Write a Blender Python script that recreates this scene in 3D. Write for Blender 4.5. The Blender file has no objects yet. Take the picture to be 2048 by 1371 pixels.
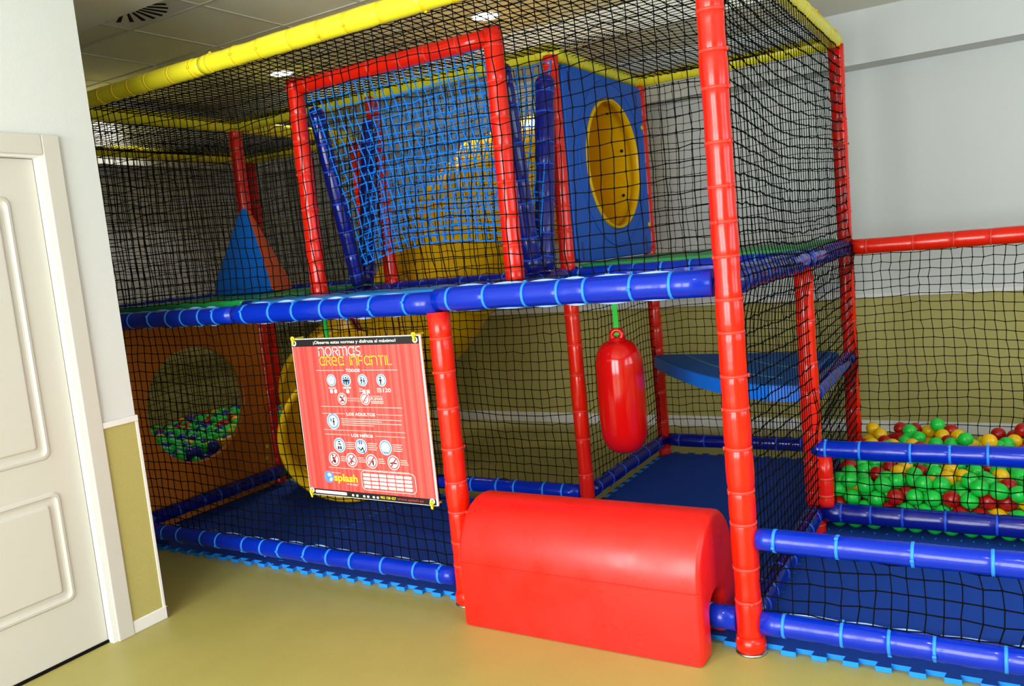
import bpy, bmesh, math, random
import numpy as np
from mathutils import Vector, Matrix

random.seed(7)
RNG = np.random.default_rng(11)
S = bpy.context.scene
COL = S.collection

# ------------------------------------------------------------------ camera
CAM_POS = Vector((0.7925, -2.7182, 1.4759))
YAW, PITCH, ROLL, FPX = 0.5466, -0.1133, -0.0953, 1640.07
fw = Vector((-math.sin(YAW) * math.cos(PITCH), math.cos(YAW) * math.cos(PITCH), math.sin(PITCH)))
rt = Vector((math.cos(YAW), math.sin(YAW), 0))
up = rt.cross(fw)
r2 = math.cos(ROLL) * rt + math.sin(ROLL) * up
u2 = -math.sin(ROLL) * rt + math.cos(ROLL) * up
cd = bpy.data.cameras.new('camera')
cam = bpy.data.objects.new('camera', cd)
COL.objects.link(cam)
cd.sensor_fit = 'HORIZONTAL'
cd.sensor_width = 36.0
cd.lens = FPX / 2048 * 36.0
cd.clip_start = 0.05
m = Matrix((r2, u2, -fw)).transposed().to_4x4()
m.translation = CAM_POS
cam.matrix_world = m
S.camera = cam

# ------------------------------------------------------------------ world, daylight, exposure
w = bpy.data.worlds.new('world')
S.world = w
w.use_nodes = True
w.node_tree.nodes['Background'].inputs[0].default_value = (0.75, 0.85, 1.0, 1)
w.node_tree.nodes['Background'].inputs[1].default_value = 0.8
S.view_settings.view_transform = 'Standard'
S.view_settings.look = 'None'
S.view_settings.exposure = 0.4
S.view_settings.gamma = 1.0
S.view_settings.use_curve_mapping = False

YW = -5.0            # wall with the windows, behind the camera
WINDOWS = [(-2.3, -0.7), (-0.4, 1.2)]
WZ0, WZ1 = 0.35, 2.75
for (x0, x1) in WINDOWS:            # daylight entering through each window opening
    ld = bpy.data.lights.new('window_daylight', 'AREA')
    ld.shape = 'RECTANGLE'
    ld.size = x1 - x0
    ld.size_y = WZ1 - WZ0
    ld.energy = 116
    ld.color = (0.92, 0.97, 1.0)
    lo = bpy.data.objects.new('window_daylight', ld)
    COL.objects.link(lo)
    lo.location = ((x0 + x1) / 2, YW + 0.01, (WZ0 + WZ1) / 2)
    lo.rotation_euler = (math.radians(90), 0, 0)      # faces +Y, into the room


SIDE_WINDOWS = [(-2.6, -1.0), (-0.4, 1.2)]     # on the right-hand wall
SZ_0, SZ_1 = 0.95, 2.5
XR = 4.2
for (y0, y1) in SIDE_WINDOWS:
    ld = bpy.data.lights.new('side_window_daylight', 'AREA')
    ld.shape = 'RECTANGLE'
    ld.size = y1 - y0
    ld.size_y = SZ_1 - SZ_0
    ld.energy = 30
    ld.color = (0.62, 0.82, 1.0)
    lo = bpy.data.objects.new('side_window_daylight', ld)
    COL.objects.link(lo)
    lo.location = (XR - 0.02, (y0 + y1) / 2, (SZ_0 + SZ_1) / 2)
    lo.rotation_euler = (math.radians(90), 0, math.radians(90))      # faces -X, into the room


# ------------------------------------------------------------------ helpers
def lin(c):
    return tuple(((v / 255) / 12.92) if v / 255 <= 0.04045 else (((v / 255) + 0.055) / 1.055) ** 2.4 for v in c)


def material(name, rgb, rough=0.5, spec=0.5, bump=0.0, bscale=60.0, var=0.0, vscale=8.0, metal=0.0,
             emit=0.0, coat=0.0, detail=3.0, speck=0.0, sscale=300.0):
    mt = bpy.data.materials.new(name)
    mt.use_nodes = True
    nt = mt.node_tree
    b = nt.nodes['Principled BSDF']
    c = lin(rgb) + (1,)
    b.inputs['Base Color'].default_value = c
    b.inputs['Roughness'].default_value = rough
    b.inputs['Specular IOR Level'].default_value = spec
    b.inputs['Metallic'].default_value = metal
    b.inputs['Coat Weight'].default_value = coat
    b.inputs['Coat Roughness'].default_value = 0.1
    tc = nt.nodes.new('ShaderNodeTexCoord')
    last = None
    if var > 0:
        n = nt.nodes.new('ShaderNodeTexNoise')
        n.inputs['Scale'].default_value = vscale
        n.inputs['Detail'].default_value = 4
        nt.links.new(tc.outputs['Object'], n.inputs['Vector'])
        r = nt.nodes.new('ShaderNodeValToRGB')
        r.color_ramp.elements[0].position = 0.3
        r.color_ramp.elements[1].position = 0.7
        r.color_ramp.elements[0].color = tuple(v * (1 - var) for v in c[:3]) + (1,)
        r.color_ramp.elements[1].color = tuple(min(1, v * (1 + var)) for v in c[:3]) + (1,)
        nt.links.new(n.outputs['Fac'], r.inputs['Fac'])
        last = r.outputs['Color']
    if speck > 0:
        n = nt.nodes.new('ShaderNodeTexNoise')
        n.inputs['Scale'].default_value = sscale
        n.inputs['Detail'].default_value = 2
        nt.links.new(tc.outputs['Object'], n.inputs['Vector'])
        mp = nt.nodes.new('ShaderNodeMapRange')
        mp.inputs['From Min'].default_value = 0.35
        mp.inputs['From Max'].default_value = 0.65
        mp.inputs['To Min'].default_value = 1 - speck
        mp.inputs['To Max'].default_value = 1 + speck
        nt.links.new(n.outputs['Fac'], mp.inputs['Value'])
        mx = nt.nodes.new('ShaderNodeMix')
        mx.data_type = 'RGBA'
        mx.blend_type = 'MULTIPLY'
        mx.inputs[0].default_value = 1
        if last is None:
            mx.inputs[6].default_value = c
        else:
            nt.links.new(last, mx.inputs[6])
        nt.links.new(mp.outputs['Result'], mx.inputs[7])
        last = mx.outputs[2]
    if last is not None:
        nt.links.new(last, b.inputs['Base Color'])
    if bump > 0:
        n = nt.nodes.new('ShaderNodeTexNoise')
        n.inputs['Scale'].default_value = bscale
        n.inputs['Detail'].default_value = detail
        nt.links.new(tc.outputs['Object'], n.inputs['Vector'])
        bp = nt.nodes.new('ShaderNodeBump')
        bp.inputs['Strength'].default_value = bump
        bp.inputs['Distance'].default_value = 0.01
        nt.links.new(n.outputs['Fac'], bp.inputs['Height'])
        nt.links.new(bp.outputs['Normal'], b.inputs['Normal'])
    if emit > 0:
        b.inputs['Emission Color'].default_value = c
        b.inputs['Emission Strength'].default_value = emit
    return mt


M = {}
M['white_wall'] = material('white_wall', (212, 214, 213), 0.9, 0.2, bump=0.05, bscale=180)
M['olive_wall'] = material('olive_wall', (176, 166, 98), 0.6, 0.3, speck=0.05, sscale=220)
M['floor'] = material('floor_vinyl', (164, 155, 84), 0.42, 0.45, bump=0.02, bscale=60, var=0.05, vscale=2.5, speck=0.06, sscale=260)
M['white_trim'] = material('white_trim', (226, 224, 220), 0.45, 0.4)
M['door_paint'] = material('door_paint', (200, 196, 187), 0.4, 0.4)
M['tile'] = material('ceiling_tile', (240, 236, 212), 0.9, 0.1, bump=0.15, bscale=500, speck=0.12, sscale=420)
M['tbar'] = material('ceiling_grid', (215, 213, 196), 0.7, 0.2)
M['plaster'] = material('ceiling_plaster', (236, 234, 226), 0.9, 0.2)
M['dark'] = material('dark_gap', (12, 12, 12), 0.8, 0.1)
M['red'] = material('red_vinyl', (232, 30, 8), 0.2, 0.5, bump=0.10, bscale=22, detail=2)
M['red_band'] = material('red_cable_tie', (228, 60, 46), 0.4, 0.4)
M['blue'] = material('blue_vinyl', (2, 42, 180), 0.16, 0.38, bump=0.10, bscale=22, detail=2)
M['blue_band'] = material('light_blue_cable_tie', (44, 140, 246), 0.4, 0.4)
M['yellow'] = material('yellow_vinyl', (238, 226, 44), 0.28, 0.5, bump=0.08, bscale=22, detail=2)
M['yellow_band'] = material('yellow_cable_tie', (240, 206, 26), 0.4, 0.4)
M['navy'] = material('navy_vinyl', (10, 24, 128), 0.18, 0.5, bump=0.10, bscale=22, detail=2)
M['navy_band'] = material('blue_cable_tie', (30, 76, 200), 0.4, 0.4)
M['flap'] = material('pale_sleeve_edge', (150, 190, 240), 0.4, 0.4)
M['net'] = material('black_net_cord', (7, 7, 7), 0.9, 0.1)
M['blue_net'] = material('blue_net_cord', (14, 132, 240), 0.6, 0.3)
M['panel_blue'] = material('blue_plastic_panel', (8, 88, 200), 0.45, 0.3, bump=0.04, bscale=400)
M['panel_orange'] = material('orange_plastic_panel', (206, 112, 22), 0.4, 0.4, bump=0.04, bscale=400)
M['slide'] = material('yellow_slide_plastic', (252, 204, 10), 0.3, 0.5, bump=0.02, bscale=6)
M['slide_ring'] = material('dark_red_ring', (120, 18, 26), 0.4, 0.4)
M['mat_edge'] = material('light_blue_foam_edge', (30, 140, 236), 0.7, 0.25)
M['mat'] = material('blue_foam_mat', (16, 62, 156), 0.75, 0.25, bump=0.25, bscale=350)
M['green_deck'] = material('green_deck_vinyl', (24, 140, 66), 0.4, 0.4, bump=0.03, bscale=30)
M['lightblue_deck'] = material('light_blue_deck_vinyl', (30, 130, 210), 0.35, 0.4, bump=0.03, bscale=30)
M['shelf'] = material('blue_step_plastic', (10, 110, 224), 0.4, 0.4, bump=0.04, bscale=120)
M['shelf_top'] = material('blue_step_top', (24, 92, 170), 0.7, 0.2, bump=0.25, bscale=300)
M['shelf_line'] = material('blue_step_line', (92, 132, 156), 0.7, 0.2)
M['roller'] = material('red_moulded_plastic', (238, 28, 18), 0.33, 0.5, bump=0.03, bscale=9, var=0.05, vscale=6)
M['bag'] = material('red_bag_plastic', (214, 12, 10), 0.12, 0.6)
M['strap'] = material('green_strap', (40, 190, 60), 0.7, 0.3)
M['soft_blue'] = material('blue_soft_vinyl', (16, 112, 222), 0.3, 0.4)
M['soft_orange'] = material('orange_soft_vinyl', (244, 92, 20), 0.3, 0.4)
M['metal'] = material('steel', (190, 190, 188), 0.3, 0.5, metal=1.0)
M['screw'] = material('black_screw', (20, 18, 12), 0.5, 0.3)
M['bolt_yellow'] = material('yellow_bolt_cap', (220, 180, 20), 0.4, 0.4)
M['ball_green'] = material('green_ball', (30, 206, 70), 0.28, 0.45)
M['ball_red'] = material('red_ball', (176, 18, 16), 0.28, 0.45)
M['ball_yellow'] = material('yellow_ball', (240, 188, 8), 0.28, 0.45)
M['ball_blue'] = material('blue_ball', (40, 44, 150), 0.28, 0.45)
M['lamp'] = material('downlight_glow', (255, 252, 244), 0.5, emit=9.0)
M['glass'] = material('window_glass', (235, 240, 245), 0.05)
M['sign_white'] = material('sign_white', (238, 236, 232), 0.4, 0.4)
M['sign_black'] = material('sign_black', (24, 22, 24), 0.4, 0.4)
M['sign_yellow'] = material('sign_yellow', (244, 220, 40), 0.4, 0.4)
M['sign_blue'] = material('sign_blue', (90, 150, 216), 0.4, 0.4)
M['sign_lightblue'] = material('sign_pale_blue', (206, 230, 244), 0.4, 0.4)
M['sign_navy'] = material('sign_navy', (20, 44, 92), 0.4, 0.4)
M['sign_pink'] = material('sign_pale_pink', (248, 190, 184), 0.4, 0.4)
M['sign_ring'] = material('sign_red_ring', (206, 60, 70), 0.4, 0.4)
M['sign_grey'] = material('sign_title_shadow', (120, 60, 70), 0.4, 0.4)
M['tie_yellow'] = material('yellow_tie', (236, 216, 20), 0.4, 0.4)


def translucent(mt, amount):
    """thin-walled plastic that lets some light through"""
    nt = mt.node_tree
    b = nt.nodes['Principled BSDF']
    tr = nt.nodes.new('ShaderNodeBsdfTranslucent')
    tr.inputs['Color'].default_value = b.inputs['Base Color'].default_value
    mx = nt.nodes.new('ShaderNodeMixShader')
    mx.inputs[0].default_value = amount
    nt.links.new(b.outputs[0], mx.inputs[1])
    nt.links.new(tr.outputs[0], mx.inputs[2])
    nt.links.new(mx.outputs[0], nt.nodes['Material Output'].inputs['Surface'])


translucent(M['slide'], 0.28)


def rough_noise(mt, lo_, hi_, scale):
    """uneven gloss: handling marks and wear"""
    nt = mt.node_tree
    tc = nt.nodes.new('ShaderNodeTexCoord')
    n = nt.nodes.new('ShaderNodeTexNoise')
    n.inputs['Scale'].default_value = scale
    n.inputs['Detail'].default_value = 5
    nt.links.new(tc.outputs['Object'], n.inputs['Vector'])
    mp = nt.nodes.new('ShaderNodeMapRange')
    mp.inputs['From Min'].default_value = 0.35
    mp.inputs['From Max'].default_value = 0.65
    mp.inputs['To Min'].default_value = lo_
    mp.inputs['To Max'].default_value = hi_
    nt.links.new(n.outputs['Fac'], mp.inputs['Value'])
    nt.links.new(mp.outputs['Result'], nt.nodes['Principled BSDF'].inputs['Roughness'])


rough_noise(M['roller'], 0.24, 0.44, 7)
rough_noise(M['floor'], 0.34, 0.52, 3)


def sign_material():
    mt = material('sign_red', (236, 72, 66), 0.35, 0.45)
    nt = mt.node_tree
    b = nt.nodes['Principled BSDF']
    tc = nt.nodes.new('ShaderNodeTexCoord')
    sp = nt.nodes.new('ShaderNodeSeparateXYZ')
    nt.links.new(tc.outputs['Object'], sp.inputs[0])
    n = nt.nodes.new('ShaderNodeTexNoise')
    n.noise_dimensions = '1D'
    n.inputs['Scale'].default_value = 42
    n.inputs['Detail'].default_value = 1
    nt.links.new(sp.outputs['X'], n.inputs['W'])
    r = nt.nodes.new('ShaderNodeValToRGB')
    r.color_ramp.elements[0].position = 0.47
    r.color_ramp.elements[1].position = 0.53
    r.color_ramp.elements[0].color = lin((248, 68, 64)) + (1,)
    r.color_ramp.elements[1].color = lin((250, 92, 86)) + (1,)
    nt.links.new(n.outputs['Fac'], r.inputs['Fac'])
    nt.links.new(r.outputs['Color'], b.inputs['Base Color'])
    return mt


M['sign_red'] = sign_material()


def mesh_obj(name, verts, faces, mat, parent=None, smooth=False):
    me = bpy.data.meshes.new(name)
    me.from_pydata([tuple(v) for v in verts], [], faces)
    me.update()
    if smooth:
        me.polygons.foreach_set('use_smooth', [True] * len(me.polygons))
    if mat:
        me.materials.append(M[mat] if isinstance(mat, str) else mat)
    o = bpy.data.objects.new(name, me)
    COL.objects.link(o)
    if parent:
        o.parent = parent
    return o


def bm_obj(name, bm, mat, parent=None, smooth=False):
    me = bpy.data.meshes.new(name)
    bmesh.ops.recalc_face_normals(bm, faces=bm.faces[:])
    bm.to_mesh(me)
    bm.free()
    if smooth:
        me.polygons.foreach_set('use_smooth', [True] * len(me.polygons))
    me.materials.append(M[mat] if isinstance(mat, str) else mat)
    o = bpy.data.objects.new(name, me)
    COL.objects.link(o)
    if parent:
        o.parent = parent
    return o


def tag(o, label=None, cat=None, group=None, kind=None):
    if label:
        o['label'] = label
    if cat:
        o['category'] = cat
    if group:
        o['group'] = group
    if kind:
        o['kind'] = kind
    return o


def thing(name, label, cat, group=None, loc=(0, 0, 0)):
    o = bpy.data.objects.new(name, None)
    COL.objects.link(o)
    o.location = loc
    o.empty_display_size = 0.1
    return tag(o, label, cat, group)


def boxes_bm(boxes):
    bm = bmesh.new()
    for (x0, x1, y0, y1, z0, z1) in boxes:
        mt = Matrix.Translation(((x0 + x1) / 2, (y0 + y1) / 2, (z0 + z1) / 2)) @ Matrix.Diagonal((x1 - x0, y1 - y0, z1 - z0, 1))
        bmesh.ops.create_cube(bm, size=1, matrix=mt)
    return bm


def box_obj(name, boxes, mat, parent=None, bevel=0.0, seg=2):
    bm = boxes_bm(boxes)
    if bevel > 0:
        bmesh.ops.bevel(bm, geom=bm.edges[:], offset=bevel, segments=seg, affect='EDGES', profile=0.5)
    return bm_obj(name, bm, mat, parent, smooth=False)


def structure(name, boxes, mat, parent=None, bevel=0.0):
    return tag(box_obj(name, boxes, mat, parent, bevel), kind='structure')


def lathe(name, profile, mat, parent=None, n=32, matrix=None, smooth=True, close=False):
    """profile: list of (r, z); revolved about z, then placed by matrix (baked)."""
    vs, fs = [], []
    k = len(profile)
    for (r, z) in profile:
        for i in range(n):
            a = 2 * math.pi * i / n
            vs.append(Vector((r * math.cos(a), r * math.sin(a), z)))
    rows = k if close else k - 1
    for j in range(rows):
        for i in range(n):
            a, b = j * n + i, j * n + (i + 1) % n
            c, d = ((j + 1) % k) * n + (i + 1) % n, ((j + 1) % k) * n + i
            fs.append((a, b, c, d))
    if not close:
        if profile[0][0] > 1e-6:
            fs.append(tuple(reversed(range(n))))
        if profile[-1][0] > 1e-6:
            fs.append(tuple(range((k - 1) * n, k * n)))
    if matrix is not None:
        vs = [matrix @ v for v in vs]
    return mesh_obj(name, vs, fs, mat, parent, smooth)


def axis_matrix(a, b):
    a, b = Vector(a), Vector(b)
    z = (b - a).normalized()
    x = z.cross(Vector((0, 0, 1)))
    if x.length < 1e-4:
        x = Vector((1, 0, 0))
    x.normalize()
    y = z.cross(x)
    mt = Matrix((x, y, z)).transposed().to_4x4()
    mt.translation = a
    return mt


BAND = {}


def band_mesh(r, mat):
    key = (round(r, 4), mat)
    if key not in BAND:
        n = 24
        prof = [(r * 0.90, -0.0052), (r * 0.955 + 0.0025, -0.0048), (r * 0.955 + 0.0025, 0.0048), (r * 0.90, 0.0052)]
        vs, fs = [], []
        for (rr, z) in prof:
            for i in range(n):
                a = 2 * math.pi * i / n
                vs.append((rr * math.cos(a), rr * math.sin(a), z))
        for j in range(3):
            for i in range(n):
                fs.append((j * n + i, j * n + (i + 1) % n, (j + 1) * n + (i + 1) % n, (j + 1) * n + i))
        # the small locked head of the tie
        k = len(vs)
        R = r * 0.955 + 0.002
        for dx in (-0.005, 0.005):
            for dy in (0, 0.006):
                for dz in (-0.006, 0.006):
                    vs.append((dx, -(R + dy), dz))
        fs += [(k + q[0], k + q[1], k + q[2], k + q[3]) for q in ((0, 1, 3, 2), (4, 6, 7, 5), (0, 4, 5, 1), (2, 3, 7, 6), (0, 2, 6, 4), (1, 5, 7, 3))]
        me = bpy.data.meshes.new('tie_band')
        me.from_pydata(vs, [], fs)
        me.update()
        me.polygons.foreach_set('use_smooth', [True] * len(me.polygons))
        me.materials.append(M[mat])
        BAND[key] = me
    return BAND[key]


def pad_tube(name, a, b, r, color, parent, gap=0.165, ends=(0.05, 0.05), band=None, caps=True, flaps=()):
    """foam-padded tube in vinyl sleeve, drawn in by cable ties; ties are children."""
    a, b = Vector(a), Vector(b)
    L = (b - a).length
    mt = axis_matrix(a, b)
    pos = [ends[0]]
    while pos[-1] < L - ends[1] - gap * 0.6:
        pos.append(pos[-1] + gap * random.uniform(0.72, 1.25))
    if len(pos) > 1 and pos[-1] > L - ends[1]:
        pos[-1] = L - ends[1]
    st = {0.0, L}
    for i, p in enumerate(pos):
        for d in (-0.03, -0.016, -0.007, 0, 0.007, 0.016, 0.03):
            if 0 < p + d < L:
                st.add(round(p + d, 4))
        if i + 1 < len(pos):
            st.add(round((p + pos[i + 1]) / 2, 4))
    st = sorted(st)
    n = 20
    vs, fs = [], []
    ph = [(random.uniform(0, 6.28), random.randint(3, 6), random.uniform(0.5, 1)) for _ in pos]
    amp = [random.uniform(0.92, 1.05) for _ in range(len(pos) + 1)]
    for s in st:
        j = min(range(len(pos)), key=lambda q: abs(pos[q] - s))
        d = abs(pos[j] - s)
        seg = sum(1 for p in pos if p < s)
        pin = math.exp(-(d / 0.011) ** 2)
        wr = math.exp(-d / 0.022) * 0.05 * ph[j][2]
        body = 1 + (amp[seg] - 1) * min(1, d / 0.05)
        for i in range(n):
            t = 2 * math.pi * i / n
            rr = r * (body - 0.075 * pin + wr * math.sin(ph[j][1] * t + ph[j][0]) * (1 - pin))
            vs.append(mt @ Vector((rr * math.cos(t), rr * math.sin(t), s)))
    for j in range(len(st) - 1):
        for i in range(n):
            fs.append((j * n + i, j * n + (i + 1) % n, (j + 1) * n + (i + 1) % n, (j + 1) * n + i))
    if caps:
        fs.append(tuple(reversed(range(n))))
        fs.append(tuple(range((len(st) - 1) * n, len(st) * n)))
    o = mesh_obj(name, vs, fs, color, parent, smooth=True)
    bmesh_ = band_mesh(r, band or color + '_band')
    for p in pos:
        bo = bpy.data.objects.new('tie_band', bmesh_)
        COL.objects.link(bo)
        bo.parent = o
        bo.matrix_local = mt @ Matrix.Translation((0, 0, p)) @ Matrix.Rotation(random.uniform(0, 6.28), 4, 'Z')
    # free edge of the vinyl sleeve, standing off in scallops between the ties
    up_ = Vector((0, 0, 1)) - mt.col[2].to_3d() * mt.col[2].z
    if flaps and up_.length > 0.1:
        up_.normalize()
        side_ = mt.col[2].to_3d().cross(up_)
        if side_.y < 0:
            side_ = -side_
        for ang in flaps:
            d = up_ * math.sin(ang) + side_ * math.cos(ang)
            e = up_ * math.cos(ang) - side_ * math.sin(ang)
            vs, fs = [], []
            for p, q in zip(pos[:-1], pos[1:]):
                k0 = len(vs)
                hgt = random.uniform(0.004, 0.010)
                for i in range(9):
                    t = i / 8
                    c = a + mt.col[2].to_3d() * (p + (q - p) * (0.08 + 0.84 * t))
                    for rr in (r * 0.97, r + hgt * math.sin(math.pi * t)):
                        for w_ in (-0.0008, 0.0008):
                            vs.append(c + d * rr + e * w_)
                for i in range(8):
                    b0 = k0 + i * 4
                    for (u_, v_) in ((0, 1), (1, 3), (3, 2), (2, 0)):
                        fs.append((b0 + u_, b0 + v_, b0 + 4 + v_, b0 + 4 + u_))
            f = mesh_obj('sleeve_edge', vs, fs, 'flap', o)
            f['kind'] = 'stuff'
    return o


def sweep_lines(P, r, sides=4):
    """P: array (lines, points, 3) -> verts, quads of thin cords."""
    nl, npt, _ = P.shape
    T = np.gradient(P, axis=1)
    T /= np.linalg.norm(T, axis=2, keepdims=True) + 1e-9
    ref = np.array([0.31, 0.52, 0.79])
    A = np.cross(T, ref)
    A /= np.linalg.norm(A, axis=2, keepdims=True) + 1e-9
    B = np.cross(T, A)
    V = []
    for k in range(sides):
        t = 2 * math.pi * k / sides
        V.append(P + r * (math.cos(t) * A + math.sin(t) * B))
    V = np.stack(V, axis=2).reshape(-1, 3)
    l, p, k = np.meshgrid(np.arange(nl), np.arange(npt - 1), np.arange(sides), indexing='ij')
    base = (l * npt + p) * sides
    k2 = (k + 1) % sides
    F = np.stack([base + k, base + k2, base + sides + k2, base + sides + k], axis=-1).reshape(-1, 4)
    return V, F


def fast_mesh(name, V, F, mat, parent=None, tris=None):
    me = bpy.data.meshes.new(name)
    nq = len(F)
    nt_ = 0 if tris is None else len(tris)
    loops = F.reshape(-1)
    starts = np.arange(nq) * 4
    if nt_:
        loops = np.concatenate([loops, tris.reshape(-1)])
        starts = np.concatenate([starts, nq * 4 + np.arange(nt_) * 3])
    me.vertices.add(len(V))
    me.vertices.foreach_set('co', V.astype(np.float32).reshape(-1))
    me.loops.add(len(loops))
    me.loops.foreach_set('vertex_index', loops.astype(np.int32))
    me.polygons.add(nq + nt_)
    me.polygons.foreach_set('loop_start', starts.astype(np.int32))
    me.update(calc_edges=True)
    me.validate()
    me.materials.append(M[mat])
    o = bpy.data.objects.new(name, me)
    COL.objects.link(o)
    if parent:
        o.parent = parent
    return o


OCT_V = np.array([(1, 0, 0), (-1, 0, 0), (0, 1, 0), (0, -1, 0), (0, 0, 1), (0, 0, -1)], float)
OCT_F = np.array([(0, 2, 4), (2, 1, 4), (1, 3, 4), (3, 0, 4), (2, 0, 5), (1, 2, 5), (3, 1, 5), (0, 3, 5)])


def net(name, o, u, v, cell=0.05, r=0.0023, mat='net', bulge=None, wob=0.012, jit=0.0025, parent=None, sag=0.0,
        knot=2.2, warp=None):
    """knotted net over the parallelogram o + s*u + t*v; real cords and knots."""
    o, u, v = (np.array(q, float) for q in (o, u, v))
    lu, lv = np.linalg.norm(u), np.linalg.norm(v)
    nu, nv = max(2, round(lu / cell)), max(2, round(lv / cell))
    nrm = np.cross(u, v)
    nrm /= np.linalg.norm(nrm)
    s, t = np.meshgrid(np.linspace(0, 1, nu + 1), np.linspace(0, 1, nv + 1), indexing='ij')
    edge = np.minimum(1, 6 * np.minimum(np.minimum(s, 1 - s), np.minimum(t, 1 - t)))
    p1, p2, p3, p4, p5 = RNG.uniform(0, 6.28, 5)
    du = wob * (np.sin(5 * t * lv + p1 + 1.3 * s * lu) + 0.6 * np.sin(11 * s * lu + p2 + 3 * t * lv))
    dv = wob * (np.sin(4.3 * s * lu + p3 + 1.7 * t * lv) + 0.6 * np.sin(9 * t * lv + p4 - 3 * s * lu))
    dn = wob * 1.2 * np.sin(3.1 * s * lu + p5 + 2.2 * t * lv)
    du = du * edge + RNG.normal(0, jit, s.shape)
    dv = dv * edge + RNG.normal(0, jit, s.shape)
    dn = dn * edge
    if bulge:
        dn = dn + bulge(s, t)
    P = o + s[..., None] * u + t[..., None] * v + du[..., None] * u / lu + dv[..., None] * v / lv + dn[..., None] * nrm
    P[..., 2] -= sag * 16 * (s * (1 - s) * t * (1 - t))
    if warp:
        P = warp(P, s, t)
    V1, F1 = sweep_lines(P, r)
    V2, F2 = sweep_lines(P.transpose(1, 0, 2), r)
    K = P.reshape(-1, 3)
    VK = (K[:, None, :] + OCT_V[None] * r * knot * 1.15).reshape(-1, 3)
    FK = (OCT_F[None] + (np.arange(len(K)) * 6)[:, None, None]).reshape(-1, 3) + len(V1) + len(V2)
    return fast_mesh(name, np.concatenate([V1, V2, VK]), np.concatenate([F1, F2 + len(V1)]), mat, parent, FK)

# settled ball positions, millimetres
RV = "601,1416,119 285,1566,235 389,1791,225 476,1412,215 651,1457,184 152,1980,243 781,1583,180 340,1334,244 418,1282,187 817,2193,183 379,1700,237 755,1480,245 778,1748,243 412,1408,180 495,1282,57 87,1353,226 242,1282,57 491,1282,187 149,1384,57 392,1939,241 669,1380,180 408,2301,245 575,1641,239 151,1568,248 87,1605,249 712,1624,246 693,1746,242 480,2214,245 99,2268,189 297,1327,57 186,1402,215 338,1282,181 456,1347,185 549,1920,240 151,1808,238 561,1282,57 599,1355,186 354,1631,247 757,1817,227 562,1521,180 144,1282,250 501,1640,237 682,2050,221 254,1994,237 262,2323,251 87,1688,248 709,1951,239 707,1307,182 108,1491,254 825,1525,180 87,1853,228 189,1451,121 329,1597,185 601,1344,57 472,1907,242 527,1414,122 772,1669,240 232,1763,246 408,2257,185 559,1781,240 336,2323,249 635,1348,121 333,1465,243 375,1403,118 419,1346,121 631,1788,254 417,1393,57 425,1516,236 221,1483,176 796,1456,186 813,1341,57 706,1994,180 203,2098,227 455,1711,241 749,1426,119 565,1400,57 780,2083,243 381,1340,57 785,1954,241 287,1282,236 599,1282,123 335,1380,57 454,1305,246 337,1405,180 750,1889,243 254,1333,115 750,1282,237 744,2015,242 602,1487,232 811,1652,180 815,2148,243 543,1404,246 708,1400,241 601,1721,250 743,2279,245 160,1282,57 377,1342,182 854,1326,179 848,1419,236 636,1960,233 821,1435,122 565,1291,186 847,1676,241 257,1282,168 150,1331,109 304,1282,117 306,1712,242 854,2258,184 489,1479,243 143,1355,178 630,1399,57 829,1490,245 356,1543,248 412,1367,243 743,1282,123 217,1544,216 590,1848,241 612,2069,236 677,1282,247 775,1403,57 635,1409,239 528,1371,182 674,1882,237 296,1343,175 638,1749,192 490,1347,121 583,1428,190 213,1613,241 87,2154,192 741,1378,180 745,1345,57 514,2097,241 87,1420,57 816,1609,241 529,1709,238 669,1339,57 213,1282,228 747,1558,241 353,1865,236 705,1282,57 417,1282,57 556,2216,245 258,1832,233 485,1779,241 674,1423,121 224,2323,188 524,1339,57 486,1394,57 636,1282,186 818,2062,183 247,1404,172 87,1282,203 459,2029,243 565,1348,122 310,2181,224 308,1926,233 668,2323,185 456,1344,57 262,2261,207 456,1282,123 709,1348,122 204,1378,118 823,1282,230 427,1642,244 204,1340,57 442,1840,241 474,1568,255 779,1359,118 652,1582,233 525,1325,239 673,1282,121 149,1647,252 783,1282,57 381,1282,121 87,1773,230 533,2025,246 452,1409,120 226,1686,243 289,1387,234 784,1357,238 213,1339,179 87,1282,130 831,1824,229 528,1282,121 180,1484,239 349,1999,241 722,1448,186 610,1679,187 87,1945,229 859,1956,241 203,1282,118 558,2132,192 407,2124,182 818,1282,122 244,1445,236 87,1282,57 691,1507,222 815,1389,179 87,1355,131 343,1339,117 350,1282,57 546,1552,245 639,1282,57 662,1677,242 768,1710,180 516,1847,240 166,1909,227 260,1376,57 296,1395,121 630,2136,210 372,1470,181 87,1351,57 151,1282,168 405,1445,242 305,2080,231 847,1282,57 780,1314,179 121,1419,243 710,1404,57 118,2300,254 169,2196,245 315,2247,259 368,2140,246 519,2279,257 598,2009,279 817,2238,245 853,2192,292 454,2264,293 706,1909,300 236,1902,250"
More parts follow.
